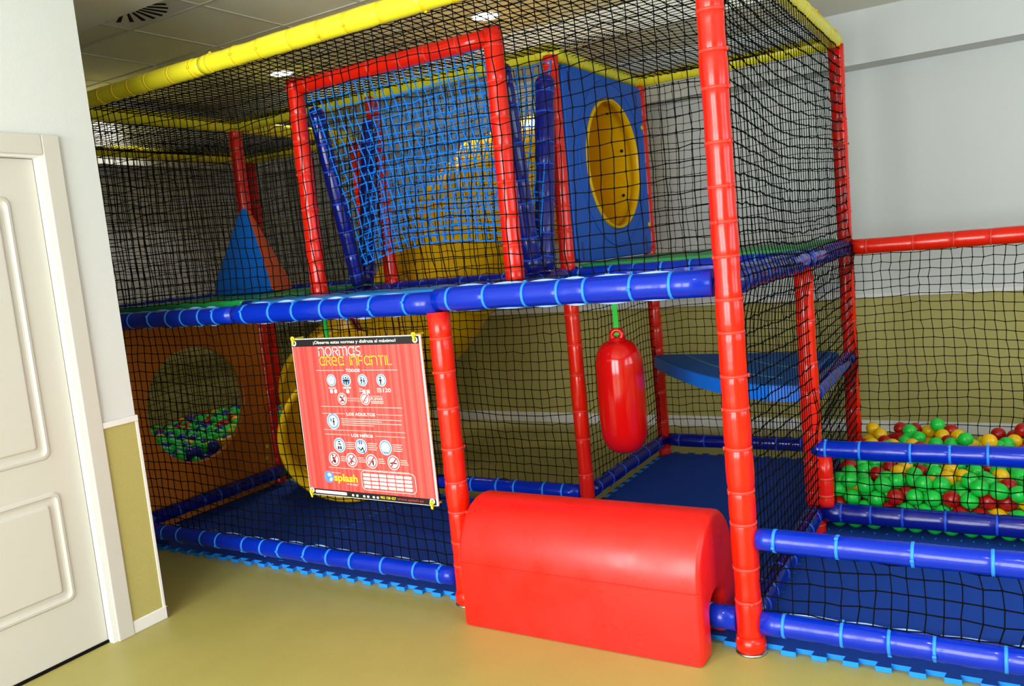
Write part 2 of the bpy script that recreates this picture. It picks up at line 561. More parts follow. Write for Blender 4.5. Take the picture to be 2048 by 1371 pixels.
RH = "705,2262,57 1200,1574,121 1103,1698,183 87,2113,122 557,2138,57 1200,2052,121 1014,1890,179 87,1856,111 725,1771,180 211,2193,124 942,1472,185 1207,2278,111 932,2079,121 309,2017,118 1263,1389,121 1138,1683,121 87,2080,186 1049,2202,181 376,2069,57 1081,1345,197 318,1623,57 895,1435,119 87,1533,120 202,1939,119 895,1976,57 1142,1892,174 575,1889,57 1263,1497,57 155,1607,185 923,1366,120 573,1975,118 556,1782,120 197,1491,57 454,1593,190 1199,2088,185 939,1875,181 919,1730,57 690,1521,57 741,2136,121 1022,1798,57 1200,1682,57 1150,1340,224 304,1740,57 1145,1649,219 857,1999,180 297,2323,186 606,1959,57 594,1764,57 706,2323,121 963,1667,57 1263,1282,57 1263,1498,186 853,2128,182 523,2080,57 659,1680,122 215,1530,122 482,2129,183 1070,2089,187 410,2133,57 113,2323,126 946,1794,181 152,1532,184 221,1856,57 967,1539,57 146,1455,57 1200,2200,123 1112,2323,57 275,1687,57 789,1590,57 834,1847,57 636,2017,57 421,1697,57 1143,1572,57 1093,1345,57 1263,2047,57 229,1693,118 1167,1733,57 1146,1905,57 190,1804,57 793,1901,57 1015,2137,172 856,2026,57 892,2323,57 953,1348,57 431,1921,181 703,1618,119 1208,1726,243 87,1643,185 820,1566,120 1199,1939,186 228,2323,57 390,1556,183 961,1401,176 1084,1450,173 286,1515,120 723,1814,121 336,2081,119 1169,1811,57 296,1824,119 879,1785,57 1119,1282,191 1041,2260,119 366,1829,117 842,1719,180 277,1639,216 890,2135,119 1151,2170,242 404,1820,57 831,1528,57 711,1943,119 1263,1717,57 1024,1716,120 855,1591,180 262,1570,165 309,2061,57 926,2146,57 880,1702,120 893,1574,120 454,1713,118 279,1637,141 668,2138,119 781,2203,121 145,1680,57 761,1841,57 973,1899,120 1200,2228,57 193,2262,57 967,1582,120 778,2262,57 239,2040,57 409,2323,122 965,2195,182 892,2065,182 389,1981,181 1199,2162,186 150,1680,187 1152,1776,120 87,1497,57 357,1914,179 1263,2261,57 995,1961,158 87,1495,183 152,1610,57 930,1603,57 539,1665,179 456,2030,118 1071,2131,124 270,1702,179 588,1939,180 599,2084,57 817,2093,57 1263,1282,130 1263,2200,188 929,2028,57 987,1775,119 289,2144,123 823,1657,57 635,1485,120 690,1839,57 556,2259,185 742,2262,120 905,1824,234 545,1912,117 1131,2323,190 1263,2051,186 1171,1583,249 659,1770,57 1021,1598,167 352,1640,119 1204,1539,57 1087,2265,175 801,1777,57 995,1418,57 506,1929,179 280,1950,119 674,1928,178 365,1871,57 705,2123,183 628,1613,120 965,2279,244 507,1581,57 632,2196,121 1145,2055,57 891,2149,242 209,2163,190 490,1529,187 226,1821,120 520,2323,185 1200,1721,118 1199,2161,57 332,2127,180 1077,1410,234 520,1541,121 1263,2323,57 492,2011,57 485,2086,117 491,1703,57 145,2196,174 625,2011,179 148,1454,179 868,1464,181 1071,1573,118 221,1734,57 749,1929,181 199,1991,186 334,2253,188 928,2262,57 853,2263,57 1134,1570,186 854,2080,119 668,2207,57 272,2263,57 1150,2264,57 1080,1579,236 462,1633,57 1263,2164,123 372,2323,184 344,1745,188 1001,1431,231 867,1349,249 1263,2187,57 1263,1832,57 1114,2087,246 87,1756,119 152,2075,120 273,2036,179 976,2074,179 966,2259,121 148,1497,118 1142,2248,127 852,2145,57 284,1983,57 346,1691,57 361,1571,57 671,2024,122 1263,2235,127 87,2077,57 491,1735,181 863,1505,121 750,1968,57 149,2323,189 1003,2259,184 604,2044,119 781,2023,57 1109,1697,57 87,2007,57 1263,1463,122 1263,1775,236 1027,1346,57 520,2194,184 691,1746,121 986,1282,57 1091,1875,123 1263,1867,120 1263,2160,252 1200,1941,57 653,1892,57 1008,2140,57 348,2000,57 768,1529,57 929,1599,180 162,2323,57 667,2259,121 844,1720,57 485,2200,121 462,1950,57 779,2075,120 717,1898,57 1263,1282,215 1263,1849,235 942,1836,121 680,1963,57 915,1726,180 1200,1498,121 778,2323,121 522,2201,57 454,2072,57 444,2150,122 376,2193,57 1076,1613,57 955,1710,119 482,2323,120 1173,1977,245 530,1721,119 1040,2323,185 594,2194,186 590,1458,57 937,1513,119 962,1935,219 152,1573,121 561,1478,120 597,2117,121 140,1807,114 1123,2200,181 898,2020,240 1200,1483,236 738,1644,179 215,1650,178 1198,2014,186 1263,1423,185 1078,1927,178 966,2323,184 1073,1663,241 369,2265,123 1263,1642,57 548,1831,57 372,2189,184 267,1754,119 1070,1986,123 1045,1865,57 1048,1730,225 795,1822,119 1204,1458,57 648,1808,122 87,1718,181 87,2257,117 636,1711,57 1063,1282,57 720,1863,181 1140,2257,226 933,1345,216 787,1949,119 985,1847,233 1139,1413,57 1053,1895,242 988,1329,167 401,1853,181 1200,2086,57 157,1997,119 330,1458,119 483,2258,185 1196,2249,178 679,1875,120 87,2323,57 744,2059,181 824,1931,180 135,1850,57 447,1796,180 891,2260,120 890,2213,57 407,2202,121 225,2263,145 87,1608,122 134,1406,125 518,1761,57 486,1782,118 965,2097,57 568,2060,178 1134,1976,182 1263,1903,57 984,1616,228 990,1774,242 1095,1737,121 261,1494,57 1263,1976,187 1127,1939,118 588,1849,119 335,1818,182 818,2010,119 87,1571,57 733,1687,120 376,1749,57 928,2214,243 1084,1492,233 734,1462,57 207,2060,164 1038,1920,118 265,2122,57 853,1409,57 1202,2323,172 450,1754,57 252,1612,57 1263,1535,122 426,1960,119 924,1282,57 154,1642,121 664,1634,182 202,1730,187 192,1756,120 1008,1524,120 1010,2088,115 954,1708,240 1135,1609,123 667,2323,57 137,1954,176 447,2323,57 866,1554,243 702,1710,57 780,2144,57 888,1347,57 1192,1282,193 144,1854,181 203,2154,57 433,1576,57 1216,1336,110 481,2261,57 87,1459,121 556,2199,121 501,1968,119 1263,1610,121 1034,1396,173 1263,1574,57 932,1963,118 928,2259,183 996,1378,117 817,2137,119 821,1970,57 778,1719,57 667,1466,57 1078,2260,57 791,1863,180 468,1905,120 1022,1282,123 395,1631,180 324,1891,120 827,1886,119 625,1523,57 810,1470,57 520,1460,180 460,1667,181 1263,2277,188 411,2258,57 965,1981,57 1263,1572,187 1139,2159,121 711,1491,121 1082,2017,224 445,1470,181 293,2262,125 592,2206,57 1144,1751,214 1165,1345,57 408,1464,116 142,1535,57 629,2261,57 1198,1610,185 1077,1849,190 580,1585,57 647,1582,57 1135,2014,121 1075,1803,112 938,1913,57 539,1953,57 1263,1342,173 1204,1869,57 1033,1674,180 1056,1535,181 899,1937,180 518,2323,57 877,1469,57 446,2193,182 520,1803,180 724,1591,57 87,1570,185 257,1801,57 265,2072,115 889,2095,57 147,1717,122 339,2128,57 623,1834,57 997,1648,118 306,1699,118 630,2323,121 872,1786,180 1263,1647,186 780,2257,183 1081,2153,57 520,2263,122 1037,1439,114 486,1475,117 1263,1941,122 742,2190,184 754,1879,119 285,1562,57 777,1625,120 87,2006,187 236,2200,57 1101,1401,120 553,1869,180 87,2146,57 1204,1377,189 1200,1907,120 741,2210,57 1263,1722,185 704,2142,57 1263,2086,250 1040,1983,57 87,1907,57 479,1825,57 1202,1644,122 1263,1979,57 951,1478,57 87,2043,123 858,1954,120 1231,1769,57 416,1728,180 585,1674,121 1008,2199,121 1013,1475,173 537,1994,180 134,1961,57 433,1880,57 887,1392,179 1082,2206,116 741,2323,57 984,2020,231 595,1805,180 1201,1535,185 568,2013,57 1138,2120,57 864,1599,57 1074,2054,122 814,2212,57 706,1573,181 420,2049,182 839,1759,119 382,2025,120 1083,1926,57 200,1665,57 1043,1282,193 1098,1282,121 87,1796,57 1263,2124,187 1088,1468,57 925,1640,119 978,1859,57 594,2323,185 209,1425,57 702,2200,121 444,2198,57 668,2194,185 215,1604,119 935,2004,177 526,1592,187 1003,1616,57 632,2140,57 323,1527,185 1219,1814,117 965,2323,57 251,1939,187 625,1873,180 745,1559,121 463,1987,181 929,2323,121 87,1813,167 1078,2323,121 1134,1404,186 87,2216,57 304,2323,57 564,1707,57 486,2134,57 750,1517,180 395,1584,118 422,2005,57 1080,2021,57 494,2055,182 669,1552,121 912,1767,118 596,2264,120 946,1787,57 143,1766,177 919,1407,57 470,1590,118 395,1942,57 363,1524,122 977,2145,235 1206,1856,175 696,1703,180 508,1885,57 260,1453,117 291,1460,182 1201,2016,57 295,1444,57 547,1515,57 371,2148,119 705,2258,184 208,2080,57 1015,1847,119 1131,1861,239 929,2129,181 1191,2323,57 903,1897,242 745,1648,57 955,1282,123 475,1861,180 260,2110,181 1018,1484,57 87,1677,119 537,1637,57 647,1969,123 779,2125,182 1200,2125,123 146,1750,57 1263,1351,57 927,2203,119 1175,1396,122 1104,1949,244 1139,1462,119 1263,2014,121 185,2323,124 743,2323,184 743,2089,57 447,2264,120 427,1652,118 886,1660,180 869,1829,118 477,1512,57 912,1282,185 966,2138,118 1263,1682,123 736,1775,57 320,1583,118 391,1626,57 157,2244,118 1263,1811,171 531,2142,125 1084,1775,179 887,1658,57 409,1772,120 403,1507,57 891,2194,182 1138,2089,121 290,1864,57 897,1622,243 251,1883,120 87,1642,57 260,2323,124 1033,1671,57 529,2037,120 87,1899,171 681,1649,57 1092,1532,57 1109,1778,57 211,2123,123 632,2259,185 1061,2093,57 1052,1745,57 398,1899,119 1263,1904,186 557,2260,57 1004,1913,57 1199,1684,183 1140,1647,57 861,1904,57 816,2260,121 853,2201,120 1137,2200,57 445,2323,185 1133,1341,145 646,2080,164 498,1655,120 764,1753,118 1144,1818,181 604,1640,57 130,1917,113 216,1876,182 850,1633,118 1061,1399,57 1004,2262,57 150,2154,114 178,2256,202 1003,2323,121 200,1980,57 884,1303,120 816,2323,57 594,2323,57 712,2081,121 1073,1656,117 1199,1282,57 156,2202,57 412,2082,118 331,1499,57 1196,1812,233 302,2193,57 789,1498,119 922,1423,237 1134,2050,185 1206,1606,57 1168,1282,124 1019,2084,239 711,2021,57 1078,2151,226 1009,2037,57 1017,1805,181 1089,1625,179 384,1709,119 1263,2087,123 1037,1556,57 352,1954,118 1263,1758,120 986,1734,57 334,1813,57 334,1674,184 1143,1498,57 318,1934,57 1059,1346,123 1263,1429,57 338,1767,119 898,1532,180 139,2110,57 316,1975,180 891,2323,184 275,1776,188 978,2019,119 1203,1769,174 970,2206,57 1036,2211,57 442,1839,119 613,1906,120 1151,2323,120 1137,1974,57 206,1802,190 180,1866,118 667,1813,195 808,1694,120 232,2006,123 87,1411,178 967,1446,122 1155,1849,114 866,1869,181 447,1459,57 554,1606,120 289,1876,182 817,2323,184 438,1530,134 347,2043,181 87,2188,126 975,1282,224 333,2199,123 522,1463,57 368,1451,57 854,2323,120 1042,2323,57 617,1740,121 902,1851,57 1204,1391,57 959,1667,180 513,1843,119 371,2323,57 898,1891,120 558,2323,121 990,1734,179 854,1367,119 908,1538,57 595,1547,122 1135,2125,185 1199,1976,122 152,2036,57 1136,1536,119 800,1779,180 1220,1334,246 336,2259,57 669,2087,57 212,1566,57 1138,1495,183 1127,1282,57 1113,1842,57 973,1539,181 127,2264,57 634,1531,181 565,1738,179 1031,1963,222 271,2201,165 248,1929,57 600,1597,184 893,2015,119 746,2010,118 1030,2024,171 1011,1357,232 87,1970,121 172,1913,57 149,2043,204 877,1745,240 1078,1500,119 1194,1449,171 87,1720,57 783,1996,181 151,2119,178 333,2323,122 1263,2125,57 1263,2323,130 889,2281,245 944,1978,280"
LV = "-4635,1189,383 -4248,1316,384 -4543,1669,382 -4169,1136,384 -3817,1040,383 -4073,962,384 -3947,1113,383 -4533,976,387 -4283,880,384 -3667,488,388 -3710,1376,380 -3945,965,383 -4407,957,389 -3667,664,322 -4431,1168,380 -3795,722,387 -4640,1573,385 -4355,772,384 -4092,1778,384 -4346,918,385 -4723,1008,387 -3835,784,384 -4095,1181,377 -4164,1780,384 -4230,691,384 -3667,1291,322 -3895,1569,386 -4174,1210,383 -4701,1685,384 -4056,1704,382 -4723,1371,387 -3985,588,388 -3792,1496,378 -3881,1003,383 -3755,930,384 -4584,1378,383 -4476,930,386 -4345,996,384 -4127,1844,385 -4091,683,387 -4633,1116,382 -4103,757,385 -4506,1196,383 -4166,1061,383 -4232,1095,384 -4028,723,386 -4438,1242,380 -4316,1342,384 -4594,934,387 -3882,1077,384 -4200,1863,386 -4040,797,383 -4460,1574,384 -4225,768,383 -4601,1718,387 -4420,1097,380 -3901,745,382 -4551,1576,378 -4723,1454,380 -3667,748,389 -3688,898,384 -4419,812,383 -4236,1169,383 -3849,611,394 -4212,994,385 -4704,1611,384 -3699,628,380 -3944,1646,384 -3781,1412,383 -3970,1559,372 -4157,805,381 -4723,1827,387 -3667,561,388 -3667,413,387 -3787,649,378 -4406,1512,384 -3723,698,382 -3858,684,385 -4638,1264,383 -3731,524,386 -4218,920,381 -4097,1256,373 -4431,1024,385 -4532,1493,385 -3709,1451,379 -3667,1359,322 -4650,1413,383 -4242,1242,384 -4008,863,386 -4456,1389,383 -3917,638,380 -3970,773,377 -3981,1709,383 -4572,1229,384 -4366,1225,385 -4615,1795,382 -3835,858,383 -4708,1297,386 -4646,1337,385 -4567,1081,383 -3667,592,322 -4502,1046,381 -3690,823,384 -4523,1420,384 -4616,1642,374 -4464,1464,383 -4458,1655,385 -4387,1364,386 -3949,1187,383 -4502,1122,383 -4128,1713,383 -4417,884,384 -4283,957,382 -4510,1271,383 -4080,888,380 -3739,770,373 -3946,1040,384 -4087,1033,378 -3691,727,322 -4661,1047,388 -4246,1429,384 -4487,858,383 -3847,538,393 -4017,1640,384 -3821,1575,379 -3856,1458,376 -4597,1011,387 -4013,1148,384 -4126,1334,384 -4352,845,383 -3837,932,384 -4349,1071,386 -3795,486,386 -4568,1155,383 -4011,1075,383 -4016,1223,382 -3753,1004,384 -3667,793,322 -3940,892,385 -3667,525,322 -4154,884,382 -4517,1345,384 -4299,1129,384 -3958,698,392 -4338,1484,384 -4395,1437,385 -4090,1108,377 -4278,1031,385 -4723,1537,387 -3900,821,383 -3731,451,387 -4025,649,387 -4446,1315,381 -3918,555,387 -3784,576,392 -4658,1494,381 -4220,843,384 -4180,1284,383 -4147,958,385 -3686,1255,385 -4010,1001,384 -4288,807,383 -4274,1846,384"
LH = "-4420,592,387 -4545,97,322 -4052,1072,322 -4053,1799,322 -4348,444,322 -4202,1716,384 -4385,1738,322 -3983,336,322 -3796,1225,322 -4312,1653,386 -4316,1020,322 -4651,161,322 -4275,1717,383 -4386,1863,322 -3921,785,322 -4494,415,384 -4617,97,322 -4658,936,322 -4199,1802,322 -3925,1077,322 -4423,1720,384 -4723,608,322 -3857,265,322 -3667,935,322 -4658,791,322 -4253,97,322 -4529,935,322 -4108,611,384 -3730,198,322 -4103,1485,322 -3730,1632,387 -4659,1863,375 -4618,570,384 -3818,1115,383 -4312,1782,383 -3667,198,389 -4154,1368,322 -4152,614,322 -4723,1721,322 -4535,568,322 -3895,261,385 -4275,1345,322 -4194,1173,322 -3982,1667,322 -4572,715,384 -3731,488,322 -4275,695,322 -3687,343,385 -3907,1670,322 -4545,182,384 -3667,97,322 -3948,1733,322 -3919,522,322 -4000,120,383 -4394,986,322 -4528,1011,322 -3860,1186,322 -3923,591,322 -3804,1863,322 -4571,863,383 -3667,1826,386 -4507,161,322 -4325,225,322 -4723,1190,322 -4385,1123,322 -4018,1731,322 -4118,523,385 -4108,411,322 -4538,420,322 -3795,859,322 -4326,553,384 -4660,645,322 -4541,1381,322 -4397,181,384 -4396,1260,322 -4702,643,383 -4723,1045,322 -4264,512,384 -4423,1803,322 -4263,914,322 -4328,954,322 -4413,1399,322 -4218,506,322 -4207,1320,322 -4133,1214,322 -3739,1486,322 -3908,1711,384 -4334,734,322 -3883,1299,383 -3983,482,322 -4350,1676,322 -4604,1414,322 -4723,1116,322 -4592,1191,322 -4422,739,383 -4560,382,385 -3984,895,322 -3986,964,322 -3751,379,384 -3870,1639,379 -4428,449,385 -4490,489,385 -3667,1594,390 -4348,1848,385 -4107,97,322 -4658,1686,322 -4526,1159,322 -4494,1675,322 -4354,1446,322 -4024,261,383 -3667,1077,322 -4637,679,383 -4723,201,385 -3731,897,322 -4409,557,322 -4464,972,322 -4499,1572,322 -4470,97,322 -4143,1546,322 -3984,820,322 -4074,159,322 -4366,285,322 -3792,375,322 -3667,163,322 -3968,1431,322 -3856,747,322 -3968,208,373 -4346,1376,322 -3980,1505,322 -4534,1736,322 -4122,917,322 -3754,1226,383 -4189,1098,322 -3896,335,385 -4224,243,387 -4404,632,322 -3667,238,322 -4141,162,322 -4659,971,387 -4603,384,322 -4134,843,322 -4558,1526,322 -3784,158,322 -4335,1565,374 -4219,392,385 -4085,649,322 -3846,1509,322 -3980,555,322 -4023,409,384 -3857,412,322 -4723,1863,322 -3795,1077,322 -4488,563,384 -4350,323,386 -4251,174,385 -4049,856,322 -3960,298,384 -3886,1373,384 -4546,309,386 -3814,267,385 -4556,456,384 -4038,1462,322 -3861,1262,322 -4214,581,322 -3989,1110,322 -3818,1188,383 -3733,1706,386 -3915,229,322 -3820,1337,383 -4089,1596,322 -3797,1662,384 -4311,1737,322 -4176,1402,383 -4361,482,386 -4085,451,384 -4021,489,385 -4138,1292,322 -4541,1785,388 -4397,777,322 -4083,797,322 -4474,378,322 -4104,486,322 -3667,380,322 -4020,1863,322 -4284,1555,322 -4636,753,384 -3667,449,322 -4301,321,322 -4165,1863,322 -4529,1232,322 -4723,291,322 -4659,1227,322 -3859,970,322 -4538,492,322 -4470,599,322 -4216,161,322 -3726,1741,322 -4533,640,322 -4497,1726,385 -3949,1335,384 -4089,298,383 -3981,408,322 -4595,606,322 -4396,224,322 -4169,451,322 -4328,879,322 -3893,188,382 -4128,1798,322 -4359,698,384 -4202,803,322 -4593,825,322 -3854,337,322 -4597,458,322 -3793,305,322 -3988,1040,322 -4017,1774,383 -3667,1428,322 -3861,1115,322 -4386,1784,384 -4590,1119,322 -4423,1475,322 -3865,1409,322 -4636,827,383 -4037,184,384 -4186,950,322 -3667,1672,387 -4691,97,322 -4211,653,322 -3667,860,322 -3749,230,384 -4401,702,322 -4230,1468,322 -4200,879,322 -4216,97,387 -4044,371,322 -3743,1669,322 -4496,1843,384 -4331,809,322 -3896,409,384 -4237,1863,322 -4196,542,383 -4528,862,322 -4212,1539,322 -3667,1708,322 -4596,1266,322 -4459,1737,322 -3784,1546,322 -3883,1151,383 -3686,971,384 -4470,527,322 -4392,920,322 -4594,753,322 -4278,622,322 -4233,429,322 -4108,337,322 -4020,758,322 -4471,224,322 -4584,246,385 -3730,822,322 -4533,1863,322 -3803,1448,322 -4723,900,322 -3770,1863,387 -4413,486,322 -4169,377,322 -3730,1541,372 -4345,400,381 -4202,1674,322 -3929,1371,322 -3817,189,380 -4161,1441,322 -3796,1006,322 -3667,1150,322 -3923,931,322 -4322,1162,322 -4617,221,322 -3959,649,322 -3819,1263,383 -3873,1735,322 -3946,1863,322 -4288,1420,322 -4658,1007,322 -4581,160,322 -4678,1756,369 -4301,395,322 -4450,1613,322 -3982,261,322 -4378,1593,322 -3780,97,385 -4288,477,322 -4163,1736,322 -4334,1303,322 -4125,1673,322 -3950,1471,382 -4049,929,322 -3960,372,383 -4089,1863,322 -3922,1002,322 -4586,1686,322 -4383,1057,322 -4149,414,383 -4593,973,322 -4238,1609,322 -3667,1863,322 -4022,1501,383 -3839,1797,322 -4723,387,322 -4659,1082,322 -4426,665,383 -4292,268,373 -3816,416,385 -3735,1262,322 -4365,361,322 -4723,934,387 -3857,823,322 -3739,650,322 -4723,571,387 -3991,1331,322 -4620,496,384 -4659,1298,322 -3919,375,322 -4192,617,383 -3667,304,322 -4530,787,322 -4082,720,322 -3838,1675,322 -4391,1196,322 -4285,357,385 -4649,202,384 -4312,1863,322 -4574,641,383 -3963,97,322 -3731,1043,322 -4662,498,322 -3835,1725,385 -3917,298,322 -4084,1342,322 -4621,1747,322 -4013,1599,322 -4240,288,322 -4059,1214,322 -4472,181,384 -3797,1152,322 -3984,1797,322 -3753,1078,383 -4541,344,322 -4252,216,322 -4179,228,322 -3667,1565,322 -4661,569,322 -3741,97,322 -3766,1802,322 -3925,1223,322 -4497,1801,322 -3855,97,387 -3730,967,322 -4505,247,382 -4463,896,322 -4324,97,322 -3667,1219,322 -3729,267,322 -3732,1189,322 -4341,590,322 -3667,1510,395 -3944,1776,384 -3688,1114,384 -4546,1624,322 -4238,1652,383 -3739,1412,322 -3799,1374,322 -3755,1300,383 -3801,1734,322 -3910,1800,322 -4252,1058,322 -3819,97,322 -3856,555,322 -4606,1863,322 -4430,323,322 -3792,227,322 -4143,120,383 -4056,1146,322 -4092,1734,322 -3854,484,322 -4656,1812,322 -4466,675,322 -3855,163,322 -3667,1006,322 -4155,541,322 -4175,1497,370 -4023,687,322 -3883,1224,384 -4399,97,322 -4548,1453,322 -4651,283,322 -3891,97,322 -4122,990,322 -4171,301,322 -3859,630,322 -4475,331,380 -4597,1338,322 -4434,1544,322 -3896,688,322 -4723,339,378 -4280,434,382 -4530,715,322 -4047,1534,322 -4659,715,322 -4269,768,322 -3792,784,322 -4190,1576,382 -4723,1647,322 -4473,1350,322 -4238,354,322 -4223,317,387 -4614,329,371 -4464,1202,322 -3948,1261,384 -4096,1418,322 -4024,335,383 -4045,298,322 -4363,162,322 -4126,1065,322 -4481,1425,322 -4723,1406,322 -4292,732,383 -4094,1538,380 -4348,1803,322 -4703,424,384 -3751,305,384 -4319,1095,322 -4593,1045,322 -4723,971,322 -3857,893,322 -4385,1642,378 -4153,262,383 -4665,352,322 -4690,225,322 -4593,898,322 -3859,1040,322 -4661,422,322 -4044,227,322 -4665,1372,322 -4597,531,322 -4052,1001,322 -4107,205,370 -3992,1185,322 -4198,1245,322 -4037,97,322 -4266,843,322 -3774,1767,388 -4723,826,322 -4509,117,384 -3918,444,322 -3985,1254,322 -4555,531,383 -3795,1615,322 -4490,710,383 -4010,1427,384 -4723,462,322 -4459,1863,322 -3983,1839,384 -3667,1637,322 -4109,260,322 -3729,413,322 -4486,1497,322 -4088,373,383 -4362,246,384 -3794,524,322 -3794,600,322 -4411,366,380 -4723,533,322 -4080,1454,384 -3667,1788,322 -4188,1026,322 -4217,1394,322 -4416,411,322 -4395,845,322 -4013,1297,385 -3930,157,322 -3732,342,322 -4254,1510,378 -4723,717,387 -4468,1276,322 -4701,790,383 -3815,341,384 -4596,678,322 -4723,497,386 -4723,1335,322 -4207,728,322 -4578,288,322 -3667,271,388 -4024,612,322 -4569,1863,387 -4178,186,384 -4238,1781,384 -4723,160,322 -4127,1139,322 -3794,452,322 -3736,1338,322 -4689,267,383 -4613,137,384 -4488,784,383 -3924,1296,322 -4657,1152,322 -4272,1676,322 -4345,519,322 -4259,585,384 -4152,338,383 -3960,725,322 -3999,164,322 -4723,1260,322 -4251,988,322 -3667,1748,384 -4338,663,322 -3667,1496,322 -4723,1575,322 -4122,1626,381 -4259,1202,322 -4524,1084,322 -4671,1451,322 -4663,1613,322 -4256,1133,322 -4434,267,371 -3731,1597,322 -4268,1277,322 -3878,1863,322 -3759,721,322 -3925,1149,322 -4459,1127,322 -4027,1387,322 -4068,1381,384 -3799,1299,322 -4463,822,322 -3914,1539,322 -3822,684,322 -4350,1717,383 -3913,1863,387 -4052,1287,322 -4723,754,322 -4535,1307,322 -4496,290,322 -4238,1736,322 -4329,1236,322 -3867,1592,322 -4147,761,322 -4363,1520,322 -4571,789,383 -4541,224,322 -4054,1661,322 -3732,1114,322 -4264,1583,387 -3896,484,385 -3961,446,384 -4311,1612,322 -4406,1334,322 -4466,747,322 -3793,931,322 -4088,575,322 -4282,548,322 -3717,144,374 -4723,1500,322 -4658,861,322 -4149,687,322 -3753,1152,384 -4419,1680,322 -4723,1790,322 -4622,421,384 -3940,1603,322 -4570,1801,322 -4609,1487,322 -4053,559,385 -4299,1484,322 -4723,680,322 -4473,452,322 -4494,636,385 -4661,1539,322 -3863,1334,322 -4325,183,384 -4045,519,322 -3926,117,384 -4164,1609,322 -4663,367,411 -4288,160,322 -4275,1801,322 -3906,1465,322 -3730,562,322 -3737,1863,322 -4434,116,384 -3920,856,322 -4179,97,322 -4044,448,322 -4297,658,383 -4598,1580,322 -4457,1053,322 -4434,158,322 -3848,1826,390 -4207,464,383"

# ================================================================== the room
YB = 3.25            # back wall
XL = -5.2
ZC = 2.92            # tiled ceiling
ZLOW = 2.745         # lowered plaster ceiling at the back
ZFRONT = 2.85        # plaster ceiling at the front
YS0 = 0.085          # edge of the lowered ceiling towards the camera
YS1 = 2.28           # bulkhead at the back
XW, YE = -2.44, -0.583   # left wall with the door and where it ends

structure('floor', [(XL - 0.2, XR + 0.2, YW - 0.2, YB + 0.2, -0.1, 0)], 'floor')
structure('wall_back', [(XL, XR, YB, YB + 0.15, 0, 3.0)], 'white_wall')
structure('trim_1', [(XL, XR, 3.02, YB, 2.42, 2.8)], 'white_wall')          # beam along the back wall
structure('trim_2', [(XL + 0.004, XR, YB - 0.006, YB, 0.08, 0.925)], 'olive_wall')
structure('trim_3', [(XL + 0.004, XR, YB - 0.018, YB, 0.925, 0.955)], 'white_trim', bevel=0.004)
structure('baseboard_back', [(XL + 0.004, XR, YB - 0.016, YB, 0, 0.082)], 'white_trim', bevel=0.004)
structure('wall_far_left', [(XL - 0.15, XL, YE - 0.15, YB + 0.15, 0, 3.0)], 'white_wall')
structure('trim_4', [(XL, XL + 0.2, YE, 3.02, 2.40, 2.8)], 'white_wall')     # beam along the far left wall
structure('trim_5', [(XL, XL + 0.006, YE, YB, 0.08, 0.925)], 'olive_wall')
wb = [(XR, XR + 0.15, YW - 0.15, YB + 0.15, 0, SZ_0), (XR, XR + 0.15, YW - 0.15, YB + 0.15, SZ_1, 3.0)]
ys = [YW - 0.15] + [q for wnd in SIDE_WINDOWS for q in wnd] + [YB + 0.15]
for i in range(0, len(ys), 2):
    wb.append((XR, XR + 0.15, ys[i], ys[i + 1], SZ_0, SZ_1))
structure('wall_right', wb, 'white_wall')
for i, (y0, y1) in enumerate(SIDE_WINDOWS):
    f = structure('window_%d' % (i + 3), [(XR + 0.06, XR + 0.12, y0, y0 + 0.05, SZ_0, SZ_1), (XR + 0.06, XR + 0.12, y1 - 0.05, y1, SZ_0, SZ_1),
                                           (XR + 0.06, XR + 0.12, y0, y1, SZ_0, SZ_0 + 0.05), (XR + 0.06, XR + 0.12, y0, y1, SZ_1 - 0.05, SZ_1)], 'white_trim')
    box_obj('pane', [(XR + 0.085, XR + 0.095, y0 + 0.05, y1 - 0.05, SZ_0 + 0.05, SZ_1 - 0.05)], 'glass', f)
structure('trim_6', [(XR - 0.006, XR, YW, YB, 0.0, 0.925)], 'olive_wall')
structure('wall_corner', [(XL, XW - 0.15, YE - 0.15, YE, 0, 3.0)], 'white_wall')
# wall with the door
DY0, DY1 = -0.832, -1.662      # door leaf
DZ = 2.005
structure('wall_left', [(XW - 0.15, XW, DY0 + 0.03, YE, 0, 3.0), (XW - 0.15, XW, DY1 - 0.03, DY0 + 0.03, DZ + 0.03, 3.0),
                        (XW - 0.15, XW, YW, DY1 - 0.03, 0, 3.0)], 'white_wall')
structure('trim_7', [(XW, XW + 0.005, -0.742, YE - 0.006, 0.055, 0.897)], 'olive_wall')
structure('trim_8', [(XW, XW + 0.014, -0.742, YE + 0.004, 0.897, 0.923)], 'white_trim', bevel=0.003)
structure('trim_9', [(XW - 0.006, XW + 0.008, YE - 0.008, YE + 0.006, 0.05, 0.897)], 'white_trim', bevel=0.002)
bl = structure('baseboard_left', [(XW, XW + 0.012, -0.742, YE + 0.012, 0, 0.056)], 'white_trim', bevel=0.004)
structure('baseboard_corner', [(XL, XW + 0.012, YE, YE + 0.012, 0, 0.056)], 'white_trim', bevel=0.004)
